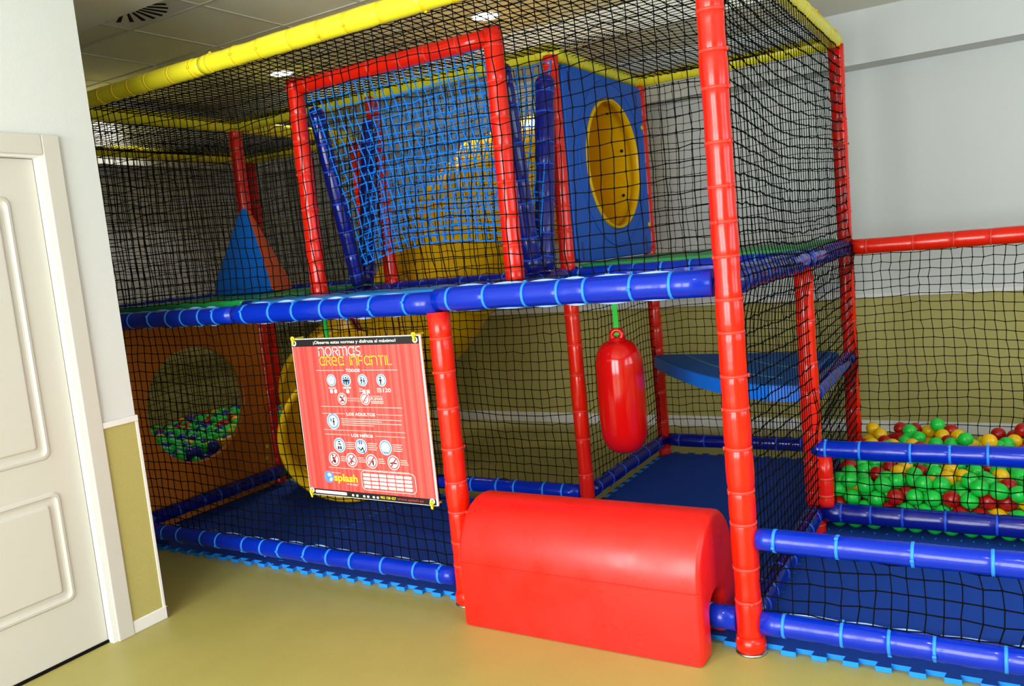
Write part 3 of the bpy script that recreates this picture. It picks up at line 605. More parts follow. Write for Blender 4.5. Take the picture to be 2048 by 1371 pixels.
# front wall with windows
wb = [(XW - 0.15, XR, YW - 0.15, YW, 0, WZ0), (XW - 0.15, XR, YW - 0.15, YW, WZ1, 3.0)]
xs = [XW - 0.15] + [q for wnd in WINDOWS for q in wnd] + [XR]
for i in range(0, len(xs), 2):
    wb.append((xs[i], xs[i + 1], YW - 0.15, YW, WZ0, WZ1))
structure('wall_front', wb, 'white_wall')
for i, (x0, x1) in enumerate(WINDOWS):
    f = structure('window_%d' % (i + 1), [(x0, x0 + 0.05, YW - 0.12, YW - 0.06, WZ0, WZ1), (x1 - 0.05, x1, YW - 0.12, YW - 0.06, WZ0, WZ1),
                                           (x0, x1, YW - 0.12, YW - 0.06, WZ0, WZ0 + 0.05), (x0, x1, YW - 0.12, YW - 0.06, WZ1 - 0.05, WZ1),
                                           ((x0 + x1) / 2 - 0.03, (x0 + x1) / 2 + 0.03, YW - 0.12, YW - 0.06, WZ0, WZ1)], 'white_trim')
    box_obj('pane', [(x0 + 0.05, x1 - 0.05, YW - 0.095, YW - 0.085, WZ0 + 0.05, WZ1 - 0.05)], 'glass', f)

# ceiling: lowered plaster strips in front and behind, a tiled field between
ceil = structure('ceiling', [(XL, XR, YW, YS0, ZFRONT, ZFRONT + 0.15), (XL, XR, YS1, YB, ZLOW, ZLOW + 0.25),
                             (XL, XR, YS0, YS1, ZC + 0.03, ZC + 0.06)], 'plaster')
GX0, GY0, TS = -3.45, 0.41, 0.6
xs = [GX0 + TS * k for k in range(-3, 14)]
ys = [GY0 + TS * k for k in range(-1, 4)]
gb = [(x - 0.011, x + 0.011, YS0, YS1, ZC - 0.004, ZC + 0.001) for x in xs if XL < x < XR]
gb += [(XL, XR, y - 0.011, y + 0.011, ZC - 0.0045, ZC + 0.0005) for y in ys if YS0 < y < YS1]
box_obj('ceiling_grid', gb, 'tbar', ceil)
tm = None
DIFF = (-3.15, 0.11)
for x in xs:
    for y in ys:
        x0, x1 = max(x + 0.004, XL), min(x + TS - 0.004, XR)
        y0, y1 = max(y + 0.004, YS0), min(y + TS - 0.004, YS1)
        if x1 - x0 < 0.03 or y1 - y0 < 0.03:
            continue
        if abs((x + TS / 2) - DIFF[0]) < 0.1 and abs((y + TS / 2) - DIFF[1]) < 0.1:
            continue
        if abs((x1 - x0) - (TS - 0.008)) < 1e-6 and abs((y1 - y0) - (TS - 0.008)) < 1e-6:
            if tm is None:
                t = box_obj('ceiling_tile', [(-0.296, 0.296, -0.296, 0.296, 0, 0.015)], 'tile', ceil, bevel=0.003, seg=1)
                tm = t.data
            else:
                t = bpy.data.objects.new('ceiling_tile', tm)
                COL.objects.link(t)
                t.parent = ceil
            t.location = (x + TS / 2, y + TS / 2, ZC + 0.002)
        else:
            box_obj('ceiling_tile', [(x0, x1, y0, y1, ZC + 0.002, ZC + 0.017)], 'tile', ceil)

# swirl air diffuser in its own ceiling panel
df = thing('air_diffuser', 'white square ceiling air diffuser with a ring of black radial slots', 'air vent', loc=(DIFF[0], DIFF[1], ZC))
box_obj('plate', [(-0.29, 0.29, max(-0.29, YS0 - DIFF[1]), 0.29, -0.002, 0.012)], 'white_trim', df, bevel=0.002, seg=1)
for k in range(24):
    a = 2 * math.pi * (k + 0.5) / 24
    pts = []
    for (rr, off) in ((0.12, -0.007), (0.12, 0.007), (0.262, 0.012), (0.262, -0.012)):
        aa = a + (0.25 if rr > 0.2 else 0)
        pts.append((rr * math.cos(aa) - off * math.sin(aa), rr * math.sin(aa) + off * math.cos(aa)))
    if min(p[1] for p in pts) + DIFF[1] < YS0:
        continue
    vs = [(p[0], p[1], -0.0045) for p in pts] + [(p[0], p[1], -0.001) for p in pts]
    mesh_obj('slot', vs, [(0, 1, 2, 3), (7, 6, 5, 4), (0, 4, 5, 1), (1, 5, 6, 2), (2, 6, 7, 3), (3, 7, 4, 0)], 'dark', df)

# recessed downlights
for (x, y, lab) in ((-3.75, 1.85, 'round recessed downlight left of the red gate, seen through the ceiling net'),
                    (-1.93, 1.81, 'round recessed downlight above the right corner of the red gate'),
                    (-4.84, 1.20, 'round recessed downlight above the yellow rail beside the white wall')):
    dl = thing('downlight', lab, 'ceiling light', 'recessed downlights', (x, y, ZC))
    lathe('trim_ring', [(0.078, -0.002), (0.10, -0.006), (0.105, -0.001), (0.10, 0.0)], 'white_trim', dl, n=32, close=True)
    lathe('lens', [(0.079, -0.0035), (0.04, -0.004), (0.0, -0.004)], 'lamp', dl, n=32)
    ld = bpy.data.lights.new('downlight_beam', 'SPOT')
    ld.energy = 25 if x < -4 else 50
    ld.color = (1.0, 0.95, 0.85)
    ld.spot_size = math.radians(92)
    ld.spot_blend = 0.6
    ld.shadow_soft_size = 0.08
    lo = bpy.data.objects.new('downlight_beam', ld)
    COL.objects.link(lo)
    lo.parent = dl
    lo.location = (0, 0, -0.02)

for (x, y) in ((1.0, -1.6), (2.8, -1.6), (1.0, -3.6), (2.8, -3.6), (2.8, 0.0)):     # unseen lamps added to the front ceiling; their floor bounce lifts the tiles
    dl = thing('downlight', 'added fill downlight, out of view in the plaster ceiling in front of the play frame', 'ceiling light', 'recessed downlights', (x, y, ZFRONT))
    lathe('trim_ring', [(0.078, -0.002), (0.10, -0.006), (0.105, -0.001), (0.10, 0.0)], 'white_trim', dl, n=32, close=True)
    lathe('lens', [(0.079, -0.0035), (0.04, -0.004), (0.0, -0.004)], 'lamp', dl, n=32)
    ld = bpy.data.lights.new('downlight_beam', 'SPOT')
    ld.energy = 70
    ld.color = (1.0, 0.97, 0.92)
    ld.spot_size = math.radians(120)
    ld.spot_blend = 0.7
    ld.shadow_soft_size = 0.08
    lo = bpy.data.objects.new('downlight_beam', ld)
    COL.objects.link(lo)
    lo.parent = dl
    lo.location = (0, 0, -0.02)

# door: leaf with two moulded panels, jamb, casing
door = structure('door_1', [(XW - 0.07, XW - 0.035, DY1, DY0, 0.012, DZ)], 'door_paint', bevel=0.003)


def panel_ring(y0, y1, z0, z1, x):
    """moulded panel: groove bead and raised field, as a loft of rounded rectangles"""
    loops = []
    for (inset, dx, rad) in ((0.0, 0.0, 0.03), (0.007, 0.007, 0.028), (0.016, 0.0085, 0.024), (0.024, 0.002, 0.020), (0.034, -0.001, 0.016), (0.048, 0.001, 0.012), (0.056, 0.008, 0.008), (0.06, 0.0085, 0.007)):
        a0, a1, b0, b1 = y0 + inset, y1 - inset, z0 + inset, z1 - inset
        lp = []
        for (cy, cz, st) in ((a1 - rad, b1 - rad, 0), (a0 + rad, b1 - rad, 90), (a0 + rad, b0 + rad, 180), (a1 - rad, b0 + rad, 270)):
            for k in range(5):
                t = math.radians(st + k * 22.5)
                lp.append((x + dx, cy + rad * math.cos(t), cz + rad * math.sin(t)))
        loops.append(lp)
    n = len(loops[0])
    vs = [q for lp in loops for q in lp]
    fs = []
    for j in range(len(loops) - 1):
        for i in range(n):
            fs.append((j * n + i, j * n + (i + 1) % n, (j + 1) * n + (i + 1) % n, (j + 1) * n + i))
    fs.append(tuple(range((len(loops) - 1) * n, len(loops) * n)))
    return mesh_obj('door_panel', vs, fs, 'door_paint', door)


XD = XW - 0.0348
panel_ring(-1.555, -0.935, 0.235, 0.695, XD)
panel_ring(-1.555, -0.945, 0.825, 1.86, XD)
box_obj('door_jamb', [(XW - 0.15, XW, DY0 + 0.002, DY0 + 0.03, 0, DZ + 0.002), (XW - 0.15, XW, DY1 - 0.03, DY1 - 0.002, 0, DZ + 0.002),
                      (XW - 0.15, XW, DY1 - 0.03, DY0 + 0.03, DZ + 0.002, DZ + 0.03)], 'white_trim', door)
CW = 0.072
ci = DY0 + 0.018
box_obj('door_casing', [(XW, XW + 0.016, ci, ci + CW, 0, DZ + CW + 0.018), (XW, XW + 0.016, DY1 - 0.018 - CW, DY1 - 0.018, 0, DZ + CW + 0.018)], 'door_paint', door, bevel=0.004)
box_obj('door_casing', [(XW, XW + 0.0155, DY1 - 0.018, ci, DZ + 0.012, DZ + CW + 0.018)], 'door_paint', door, bevel=0.004)
box_obj('door_gap', [(XW - 0.075, XW - 0.03, DY1, DY0, 0.0005, 0.011)], 'dark', door)

# ================================================================== the padded play frame
ZD, ZT, ZL = 1.30, 2.464, 0.113
fr = thing('play_frame', 'two-storey indoor playground frame of padded red, blue and yellow tubes', 'playground')


def post(x, y, z0, z1, r, color='red', foot=False, gap=0.165):
    p = pad_tube('post', (x, y, z0), (x, y, z1), r, color, fr, gap=gap)
    if foot:
        lathe('base_plate', [(0.0, 0.0), (r + 0.008, 0.0), (r + 0.008, 0.006), (r - 0.004, 0.008), (0, 0.008)], 'metal', p, n=32,
              matrix=Matrix.Translation((x, y, 0.0005)))
        lathe('foot_collar', [(r * 0.98, 0.0), (r * 1.13, 0.004), (r * 1.15, 0.03), (r * 1.02, 0.055), (r * 0.9, 0.055)], color, p, n=24, matrix=Matrix.Translation((x, y, 0.008)))
    return p


def rail(a, b, r, color, gap=0.165, ends=(0.075, 0.075), name='rail'):
    front = a[1] == 0 == b[1] and color == 'blue'
    return pad_tube(name, a, b, r, color, fr, gap=gap, ends=ends, flaps=((1.35, -1.3) if a[2] > 1 else (1.25,)) if front and a[0] < -1.19 or (front and a[2] < 0.2) else ())


# posts
post(0, 0, 0.006, ZT, 0.046, foot=True, gap=0.15)
post(-1.2, 0, 0.006, ZD - 0.05, 0.047, foot=True, gap=0.14)
post(-3.6, 0, 0.006, ZT, 0.047)
post(-1.2, 1.2, 0.0, ZT - 0.02, 0.041)
post(0, 1.2, 0.0, ZD - 0.035, 0.043)
post(-1.2, 2.4, 0.0, ZT - 0.02, 0.041)
post(0, 2.4, 0.0, ZT - 0.02, 0.042)
post(-3.6, 1.2, 0.0, ZT - 0.02, 0.045)
post(-2.4, 1.2, ZD + 0.02, ZT - 0.02, 0.043)
post(-3.6, 2.4, 0.0, ZT - 0.02, 0.042)
post(-4.8, 2.4, 0.0, ZT - 0.02, 0.042)
post(-4.8, 0, 0.0, ZT - 0.02, 0.045)
post(0.052, 1.185, 0.15, 0.385, 0.037, gap=0.11)
for y, z in ((0, 0.46), (1.2, 0.46), (2.4, 1.34)):
    post(2.4, y, 0.0, z, 0.045)

# top rails, yellow
for a, b, r in (((-4.8, 0), (-2.4, 0), 0.043), ((-2.4, 0), (0, 0), 0.044), ((0, 0), (0, 2.4), 0.042), ((0, 2.4), (-1.2, 2.4), 0.041),
                ((-1.2, 2.4), (-1.2, 1.2), 0.042), ((-1.2, 1.2), (-2.4, 1.2), 0.044), ((-2.4, 1.2), (-3.6, 1.2), 0.044),
                ((-3.6, 0), (-3.6, 1.2), 0.044), ((-3.6, 1.2), (-3.6, 2.4), 0.044), ((-3.6, 2.4), (-4.8, 2.4), 0.042), ((-4.8, 0), (-4.8, 2.4), 0.044)):
    rail(a + (ZT,), b + (ZT,), r, 'yellow', gap=0.17, ends=(0.06, 0.06))
# deck rails, blue
for a, b, r, c in (((-4.8, 0), (-3.6, 0), 0.042, 'blue'), ((-3.6, 0), (-2.4, 0), 0.044, 'blue'), ((-2.4, 0), (-1.2, 0), 0.047, 'blue'), ((-1.2, 0), (-0.05, 0), 0.049, 'blue'),
                ((-3.6, 1.2), (-2.4, 1.2), 0.05, 'navy'), ((-2.4, 1.2), (-1.2, 1.2), 0.05, 'navy'), ((-1.2, 1.2), (0, 1.2), 0.047, 'blue'),
                ((-1.2, 0.06), (-1.2, 1.2), 0.048, 'navy'), ((-2.4, 0.06), (-2.4, 1.2), 0.046, 'navy'), ((-3.6, 0.06), (-3.6, 1.2), 0.046, 'navy'),
                ((0, 0.05), (0, 1.2), 0.047, 'navy'), ((0, 1.2), (0, 2.36), 0.047, 'navy'), ((-1.2, 1.2), (-1.2, 2.36), 0.046, 'navy'),
                ((-1.16, 2.4), (-0.04, 2.4), 0.046, 'navy'), ((-4.8, 0.06), (-4.8, 2.36), 0.046, 'navy'), ((-4.76, 2.4), (-3.64, 2.4), 0.046, 'navy')):
    za = ZD - 0.012 if a[1] == 0 == b[1] and a[0] < -2.3 else ZD
    rail(a + (za,), b + (za,), r, c, gap=0.15)
# floor rails, blue
for a, b, r, c in (((-4.76, 0), (-3.65, 0), 0.046, 'blue'), ((-3.55, 0), (-1.25, 0), 0.041, 'blue'), ((-1.15, 0), (-0.045, 0), 0.043, 'blue'), ((0.045, 0), (2.36, 0), 0.042, 'blue'),
                ((0, 0.06), (0, 1.16), 0.044, 'navy'), ((0, 1.24), (0, 2.36), 0.044, 'navy'), ((-2.2, 1.2), (-1.24, 1.2), 0.044, 'blue'),
                ((-1.2, 1.24), (-1.2, 2.36), 0.043, 'navy'), ((-1.16, 2.4), (-0.04, 2.4), 0.043, 'navy'), ((0.04, 2.4), (2.36, 2.4), 0.043, 'navy'),
                ((-3.52, 0.05), (-3.52, 1.15), 0.042, 'navy'), ((0.04, 1.2), (2.36, 1.2), 0.046, 'navy'),
                ((-4.8, 0.05), (-4.8, 2.36), 0.044, 'navy'), ((-4.76, 2.4), (-3.64, 2.4), 0.044, 'navy')):
    rail(a + (ZL,), b + (ZL,), r, c, gap=0.16)
# hand rails of the toddler side, step rail, red back rail
rail((0.045, 0, 0.413), (2.36, 0, 0.413), 0.040, 'blue', gap=0.19, ends=(0.06, 0.06))
rail((0.0, 1.2, 0.415), (2.36, 1.2, 0.415), 0.044, 'blue', gap=0.17, ends=(0.06, 0.06))
rail((0, 1.24, 0.665), (0, 2.36, 0.665), 0.043, 'navy')
rail((0.04, 2.4, 1.30), (2.36, 2.4, 1.30), 0.045, 'red', gap=0.2)
# red gate on the deck
GY = 0.55
for gx in (-2.375, -1.145):
    pad_tube('gate_post', (gx, GY, ZD + 0.03), (gx, GY, 2.46), 0.045, 'red', fr, gap=0.15)
pad_tube('gate_beam', (-2.345, GY, 2.425), (-1.175, GY, 2.425), 0.042, 'red', fr, gap=0.2, ends=(0.07, 0.07))

# ================================================================== deck platforms
def slab(name, b, mat, label, bevel=0.012):
    o = box_obj(name, [b], mat, None, bevel=bevel, seg=3)
    return tag(o, label, 'platform', 'padded deck platforms')


slab('deck_platform', (-3.55, -2.43, 0.06, 1.16, 1.275, 1.356), 'green_deck', 'green padded deck platform under the soft pyramid')
slab('deck_platform', (-2.37, -1.24, 0.06, 0.48, 1.275, 1.343), 'lightblue_deck', 'light blue padded deck strip in front of the red gate')
slab('deck_platform', (-1.16, -0.04, 1.24, 2.36, 1.285, 1.362), 'green_deck', 'green padded deck platform in front of the round tunnel panel')


# ================================================================== nets
def netthing(label, *a, **k):
    o = net('safety_net', *a, **k)
    return tag(o, label, 'net', 'black knotted safety nets')


netthing('black net across the upper front, under the long yellow rail', (-3.57, 0.0, ZD + 0.06), (3.53, 0, 0), (0, 0, ZT - ZD - 0.11))
netthing('black net across the lower front left, carrying the red rules sign', (-3.56, 0, ZL + 0.045), (2.32, 0, 0), (0, 0, ZD - ZL - 0.1))
netthing('black ceiling net over the front half of the frame', (-3.57, 0.03, ZT), (3.54, 0, 0), (0, 1.15, 0), sag=0.02)
netthing('black ceiling net above the green deck at the back right', (-1.17, 1.23, ZT), (1.14, 0, 0), (0, 1.14, 0), sag=0.02)
netthing('black ceiling net at the far left over the small ball pit', (-4.77, 0.03, ZT), (1.14, 0, 0), (0, 2.34, 0), sag=0.03)


def side_bulge(s, t):
    z = ZL + t * (ZT - ZL)
    return 0.028 * np.exp(-((z - ZD) / 0.09) ** 2) + 0.02 * np.exp(-((z - 0.665) / 0.08) ** 2) * (s > 0.45)


def side_warp(P, s, t):
    # rows hang lower half-way along the bay
    z = t
    P[..., 2] -= 0.10 * np.sin(math.pi * s) * np.sin(math.pi * np.clip(z * 2 - 1, 0, 1)) * 0.6
    P[..., 2] += 0.10 * np.sin(math.pi * s) * np.sin(math.pi * np.clip(z * 2, 0, 1)) * -0.5
    return P


netthing('tall black net along the right side, between the front post and the back post', (0.026, 0.03, ZL), (0, 2.34, 0), (0, 0, ZT - ZL - 0.05),
         bulge=side_bulge, warp=side_warp, wob=0.006)
netthing('black net in the middle row of the lower floor, left of the hanging red bag', (-2.38, 1.2, ZL + 0.04), (1.14, 0, 0), (0, 0, ZD - ZL - 0.09))
netthing('black net beside the spiral slide behind the sign', (-3.57, 1.22, ZL + 0.85), (1.17, 0, 0), (0, 0, 0.28))
netthing('black net in the middle row of the upper floor, behind the soft pyramid', (-3.57, 1.2, ZD + 0.05), (1.14, 0, 0), (0, 0, ZT - ZD - 0.1))
netthing('black net in the middle row of the upper floor, behind the blue net bridge', (-2.37, 1.215, ZD + 0.05), (1.14, 0, 0), (0, 0, ZT - ZD - 0.1))
netthing('black net between two red posts right behind the hanging red bag', (-1.2, 1.23, ZL + 0.04), (0, 1.13, 0), (0, 0, ZD - ZL - 0.09))
netthing('black net at the back of the lower floor, behind the blue corner step', (-1.17, 2.4, ZL + 0.04), (1.14, 0, 0), (0, 0, ZD - ZL - 0.09))
netthing('black net at the back of the upper floor, right of the round tunnel panel', (-1.17, 2.4, ZD + 0.04), (1.14, 0, 0), (0, 0, ZT - ZD - 0.09))
netthing('black net under the red rail behind the ball pit', (0.04, 2.4, ZL + 0.04), (2.32, 0, 0), (0, 0, ZD - ZL - 0.09))
netthing('short black net holding the balls between the two blue rails', (0.09, 1.2, ZL + 0.04), (2.27, 0, 0), (0, 0, 0.22))
netthing('short black net low at the front right, between two blue rails', (0.05, 0, ZL + 0.045), (2.31, 0, 0), (0, 0, 0.215))
netthing('black net at the left end of the upper deck', (-3.6, 0.03, ZD + 0.05), (0, 1.14, 0), (0, 0, ZT - ZD - 0.1))
netthing('black net along the far left wall, upper part', (-4.8, 0.03, ZD + 0.05), (0, 2.34, 0), (0, 0, ZT - ZD - 0.1))
netthing('black net along the far left wall, behind the small ball pit', (-4.8, 0.03, ZL + 0.05), (0, 2.34, 0), (0, 0, ZD - ZL - 0.1))
netthing('black net in the far left back corner, upper part', (-4.77, 2.4, ZD + 0.05), (1.14, 0, 0), (0, 0, ZT - ZD - 0.1))
netthing('black net in the far left back corner, behind the small ball pit', (-4.77, 2.4, ZL + 0.05), (1.14, 0, 0), (0, 0, ZD - ZL - 0.1))

# blue V-shaped net bridge between the gate and the middle posts
nb = thing('net_bridge', 'blue V-shaped net bridge with four slanted navy padded poles behind the red gate', 'net bridge')


def vwarp(P, s, t):
    P[..., 2] += (1 - t) * 0.09 * (1 - (2 * s - 1) ** 2)
    return P


VB = 0.87
net('bridge_net', (-2.35, VB, 1.46), (1.17, 0, 0), (0, GY + 0.03 - VB, 2.39 - 1.46), cell=0.05, r=0.0042, mat='blue_net', parent=nb, warp=vwarp, knot=1.6, wob=0.016)
net('bridge_net', (-2.35, VB, 1.46), (1.17, 0, 0), (0, 1.16 - VB, 2.41 - 1.46), cell=0.05, r=0.0042, mat='blue_net', parent=nb, warp=vwarp, knot=1.6, wob=0.016)
for a, b, pr in (((-2.35, 0.66, 2.29), (-2.355, 0.85, 1.36), 0.043), ((-2.39, 1.13, 2.27), (-2.385, 0.95, 1.36), 0.045),
                 ((-1.175, 0.655, 2.29), (-1.195, 0.82, 1.36), 0.046), ((-1.2, 1.12, 2.30), (-1.2, 0.94, 1.36), 0.05)):
    p = pad_tube('slanted_pole', b, a, pr, 'navy', nb, gap=0.15, ends=(0.06, 0.05))
    d = (Vector(a) - Vector(b)).normalized()
    lathe('pole_cap', [(pr, -0.005), (pr * 0.99, 0.01), (pr * 0.8, 0.028), (pr * 0.42, 0.038), (0.0, 0.041)], 'navy', p, n=20, matrix=axis_matrix(Vector(a), Vector(a) + d))


# ================================================================== panels with round openings
def hole_panel(name, x0, x1, y0, y1, z0, z1, cy, cz, r, mat, label, corner=0.05):
    n = 96
    inner, outer = [], []
    for i in range(n):
        t = 2 * math.pi * i / n
        dy, dz = math.cos(t), math.sin(t)
        inner.append((cy + r * dy, cz + r * dz))
        k = min(((y1 - cy) / dy if dy > 1e-9 else (y0 - cy) / dy if dy < -1e-9 else 1e9),
                ((z1 - cz) / dz if dz > 1e-9 else (z0 - cz) / dz if dz < -1e-9 else 1e9))
        qy, qz = cy + k * dy, cz + k * dz
        # rounded corners
        for (sy, sz) in ((1, 1), (1, -1), (-1, 1), (-1, -1)):
            ccy = (y1 - corner) if sy > 0 else (y0 + corner)
            ccz = (z1 - corner) if sz > 0 else (z0 + corner)
            if (qy - ccy) * sy > 0 and (qz - ccz) * sz > 0:
                v = Vector((qy - ccy, qz - ccz)).normalized() * corner
                qy, qz = ccy + v.x, ccz + v.y
        outer.append((qy, qz))
    vs, fs = [], []
    b = 0.006
    rings = [(x1 - b, outer, 0), (x1, outer, -b), (x1, inner, b), (x1 - b, inner, 0), (x0, inner, 0), (x0, outer, 0)]
    for (x, lp, ins) in rings:
        for (y, z) in lp:
            v = Vector((y - cy, z - cz))
            v = v * (1 + ins / v.length)
            vs.append((x, cy + v.x, cz + v.y))
    k = len(rings)
    for j in range(k):
        for i in range(n):
            fs.append((j * n + i, j * n + (i + 1) % n, ((j + 1) % k) * n + (i + 1) % n, ((j + 1) % k) * n + i))
    e = thing(name, label, 'play panel', loc=(0, 0, 0))
    mesh_obj('board', vs, fs, mat, e)
    return e


TY, TZ, TR = 1.853, 1.915, 0.377
pb = hole_panel('tunnel_panel', -1.225, -1.165, 1.25, 2.355, 1.368, 2.415, TY, TZ, TR + 0.004, 'panel_blue', 'blue plastic panel with a round yellow tunnel mouth on the upper floor')
MX = Matrix.Rotation(math.radians(90), 4, 'Y')
lathe('raised_ring', [(0.462, 0.0), (0.468, 0.004), (0.476, 0.004), (0.482, 0.0)], 'panel_blue', pb, n=72, matrix=Matrix.Translation((-1.1652, TY, TZ)) @ MX, close=True)
for (y, z) in ((1.33, 2.33), (2.27, 2.33), (1.33, 1.43), (2.27, 1.43)):
    box_obj('slot', [(-1.1655, -1.1635, y - 0.012, y + 0.012, z - 0.05, z + 0.05)], 'navy', pb)
for (y, z) in ((2.325, 2.16), (2.325, 1.55)):
    lathe('bolt_cap', [(0.016, 0.0), (0.015, 0.008), (0.008, 0.012), (0, 0.013)], 'bolt_yellow', pb, n=16, matrix=Matrix.Translation((-1.165, y, z)) @ MX)

po = hole_panel('tunnel_panel', -3.60, -3.565, 0.06, 1.155, 0.02, 1.25, 0.60, 0.70, 0.36, 'panel_orange', 'orange plastic panel with a large round hole in front of the small ball pit')
for (y, z) in ((1.10, 0.30), (1.08, 0.22), (0.12, 0.2), (1.1, 1.15), (0.12, 1.15)):
    lathe('bolt_cap', [(0.017, 0.0), (0.016, 0.008), (0.008, 0.012), (0, 0.013)], 'bolt_yellow', po, n=16, matrix=Matrix.Translation((-3.565, y, z)) @ MX)

# ================================================================== yellow tube slide
sl = thing('tube_slide', 'yellow plastic tube slide spiralling down behind the blue net', 'slide')
ctrl = [(-0.9, TY, 1.925), (-1.19, TY, TZ), (-1.62, TY, 1.885), (-2.06, TY + 0.01, 1.74), (-2.42, TY + 0.02, 1.43), (-2.70, TY + 0.0, 1.10), (-3.02, 1.72, 0.84),
        (-3.06, 1.42, 0.68), (-2.80, 1.13, 0.57), (-2.60, 0.95, 0.50), (-2.48, 0.84, 0.47)]
ctrl = [Vector(c) for c in ctrl]


def cr(p0, p1, p2, p3, t):
    return 0.5 * ((2 * p1) + (p2 - p0) * t + (2 * p0 - 5 * p1 + 4 * p2 - p3) * t * t + (3 * p1 - p0 - 3 * p2 + p3) * t ** 3)


path = []
SEG = 8
for i in range(1, len(ctrl) - 2):
    for k in range(SEG):
        path.append(cr(ctrl[i - 1], ctrl[i], ctrl[i + 1], ctrl[i + 2], k / SEG))
path.append(ctrl[-2])
frames = []
nx = Vector((0, 0, 1))
for i, p in enumerate(path):
    t = (path[min(i + 1, len(path) - 1)] - path[max(i - 1, 0)]).normalized()
    nx = (nx - t * nx.dot(t)).normalized()
    frames.append((p, t, nx.copy(), t.cross(nx)))
NP = len(path)


def tube_section(i0, i1):
    n = 40
    vs, fs = [], []
    idx = list(range(i0, i1 + 1))
    def rad(i):
        f = i / (NP - 1)
        return 0.377 + 0.03 * min(1, f * 5)
    for off in (0.0, -0.012):
        for i in idx:
            p, t, a, b = frames[i]
            for k in range(n):
                q = 2 * math.pi * k / n
                vs.append(p + (rad(i) + off) * (math.cos(q) * a + math.sin(q) * b))
    m_ = len(idx)
    for o_ in (0, m_ * n):
        for j in range(m_ - 1):
            for k in range(n):
                f = (o_ + j * n + k, o_ + j * n + (k + 1) % n, o_ + (j + 1) * n + (k + 1) % n, o_ + (j + 1) * n + k)
                fs.append(f if o_ == 0 else f[::-1])
    for j in (0, m_ - 1):
        for k in range(n):
            fs.append((j * n + k, j * n + (k + 1) % n, m_ * n + j * n + (k + 1) % n, m_ * n + j * n + k))
    return mesh_obj('tube_section', vs, fs, 'slide', sl, smooth=True)


cuts = [0, 14, 26, 38, 50, NP - 1]
for a, b in zip(cuts[:-1], cuts[1:]):
    tube_section(a, b)
for c, mat, rr in ((14, 'slide', 0.03), (26, 'slide', 0.03), (38, 'slide_ring', 0.035), (50, 'slide', 0.03)):
    p, t, a, b = frames[c]
    lathe('flange', [(0.40, -0.012), (0.407 + rr, -0.012), (0.407 + rr, 0.012), (0.40, 0.012)], mat, sl, n=48, matrix=axis_matrix(p, p + t), close=True)
p, t, a, b = frames[0]
lathe('mouth_ring', [(0.377, -0.005), (0.378, 0.045), (0.366, 0.048), (0.362, 0.044), (0.362, -0.005)], 'slide', sl, n=64, matrix=Matrix.Translation((-1.205, TY, TZ)) @ MX, close=True)
for k in range(8):
    q = 2 * math.pi * k / 8 + 0.3
    for dx in (-1.26,):
        c = Vector((dx, TY + 0.3655 * math.cos(q), TZ + 0.3655 * math.sin(q)))
        lathe('screw', [(0.011, 0.0), (0.010, 0.004), (0, 0.005)], 'screw', sl, n=12, matrix=axis_matrix(c, c - Vector((0, math.cos(q), math.sin(q)))))
p, t, a, b = frames[-1]
# flared round exit lip
lathe('exit_lip', [(0.395, -0.03), (0.407, -0.03), (0.42, 0.02), (0.455, 0.06), (0.465, 0.085), (0.452, 0.092), (0.43, 0.075), (0.40, 0.035)], 'slide', sl, n=56, matrix=axis_matrix(p, p + t), close=True)

# ================================================================== blue corner step
st = thing('corner_step', 'blue plastic corner step with a curved edge below the green deck', 'step')
pts = [(-0.055, 2.345), (-1.17, 2.345), (-1.185, 2.29)]
for k in range(13):
    t = k / 12
    a0, a1, a2 = Vector((-1.185, 2.29)), Vector((-0.62, 1.42)), Vector((-0.20, 1.265))
    q = (1 - t) ** 2 * a0 + 2 * t * (1 - t) * a1 + t * t * a2
    if k > 0:
        pts.append((q.x, q.y))
pts.append((-0.055, 1.26))


def prism(name, pts, z0, z1, mat, parent, bevel=0.0):
    bm = bmesh.new()
    lo = [bm.verts.new((x, y, z0)) for x, y in pts]
    hi = [bm.verts.new((x, y, z1)) for x, y in pts]
    bm.faces.new(lo[::-1])
    top = bm.faces.new(hi)
    for i in range(len(pts)):
        bm.faces.new((lo[i], lo[(i + 1) % len(pts)], hi[(i + 1) % len(pts)], hi[i]))
    if bevel:
        bmesh.ops.bevel(bm, geom=list(top.edges), offset=bevel, segments=2, affect='EDGES')
    return bm_obj(name, bm, mat, parent)


prism('step_body', pts, 0.625, 0.70, 'shelf', st, bevel=0.008)
cx = sum(p[0] for p in pts) / len(pts)
cy = sum(p[1] for p in pts) / len(pts)
ins = [(cx + (x - cx) * 0.95, cy + (y - cy) * 0.95) for x, y in pts]
prism('grip_pad', ins, 0.699, 0.703, 'shelf_top', st)


def ribbon(name, line, w_, z, mat, parent):
    vs, fs = [], []
    for i, p in enumerate(line):
        a = Vector(line[max(i - 1, 0)])
        b = Vector(line[min(i + 1, len(line) - 1)])
        t = (b - a).normalized()
        nrm = Vector((-t.y, t.x)) * w_ / 2
        for s_ in (1, -1):
            for zz in (z, z + 0.003):
                vs.append((p[0] + nrm.x * s_, p[1] + nrm.y * s_, zz))
    for i in range(len(line) - 1):
        a = i * 4
        for (u_, v_) in ((0, 1), (1, 3), (3, 2), (2, 0)):
            fs.append((a + u_, a + v_, a + 4 + v_, a + 4 + u_))
    return mesh_obj(name, vs, fs, mat, parent)


for f in (0.80, 0.52):
    ribbon('raised_line', [(-0.1 + (x + 0.1) * f, 2.3 + (y - 2.3) * f) for x, y in pts[2:-1]], 0.012, 0.7025, 'shelf_line', st)

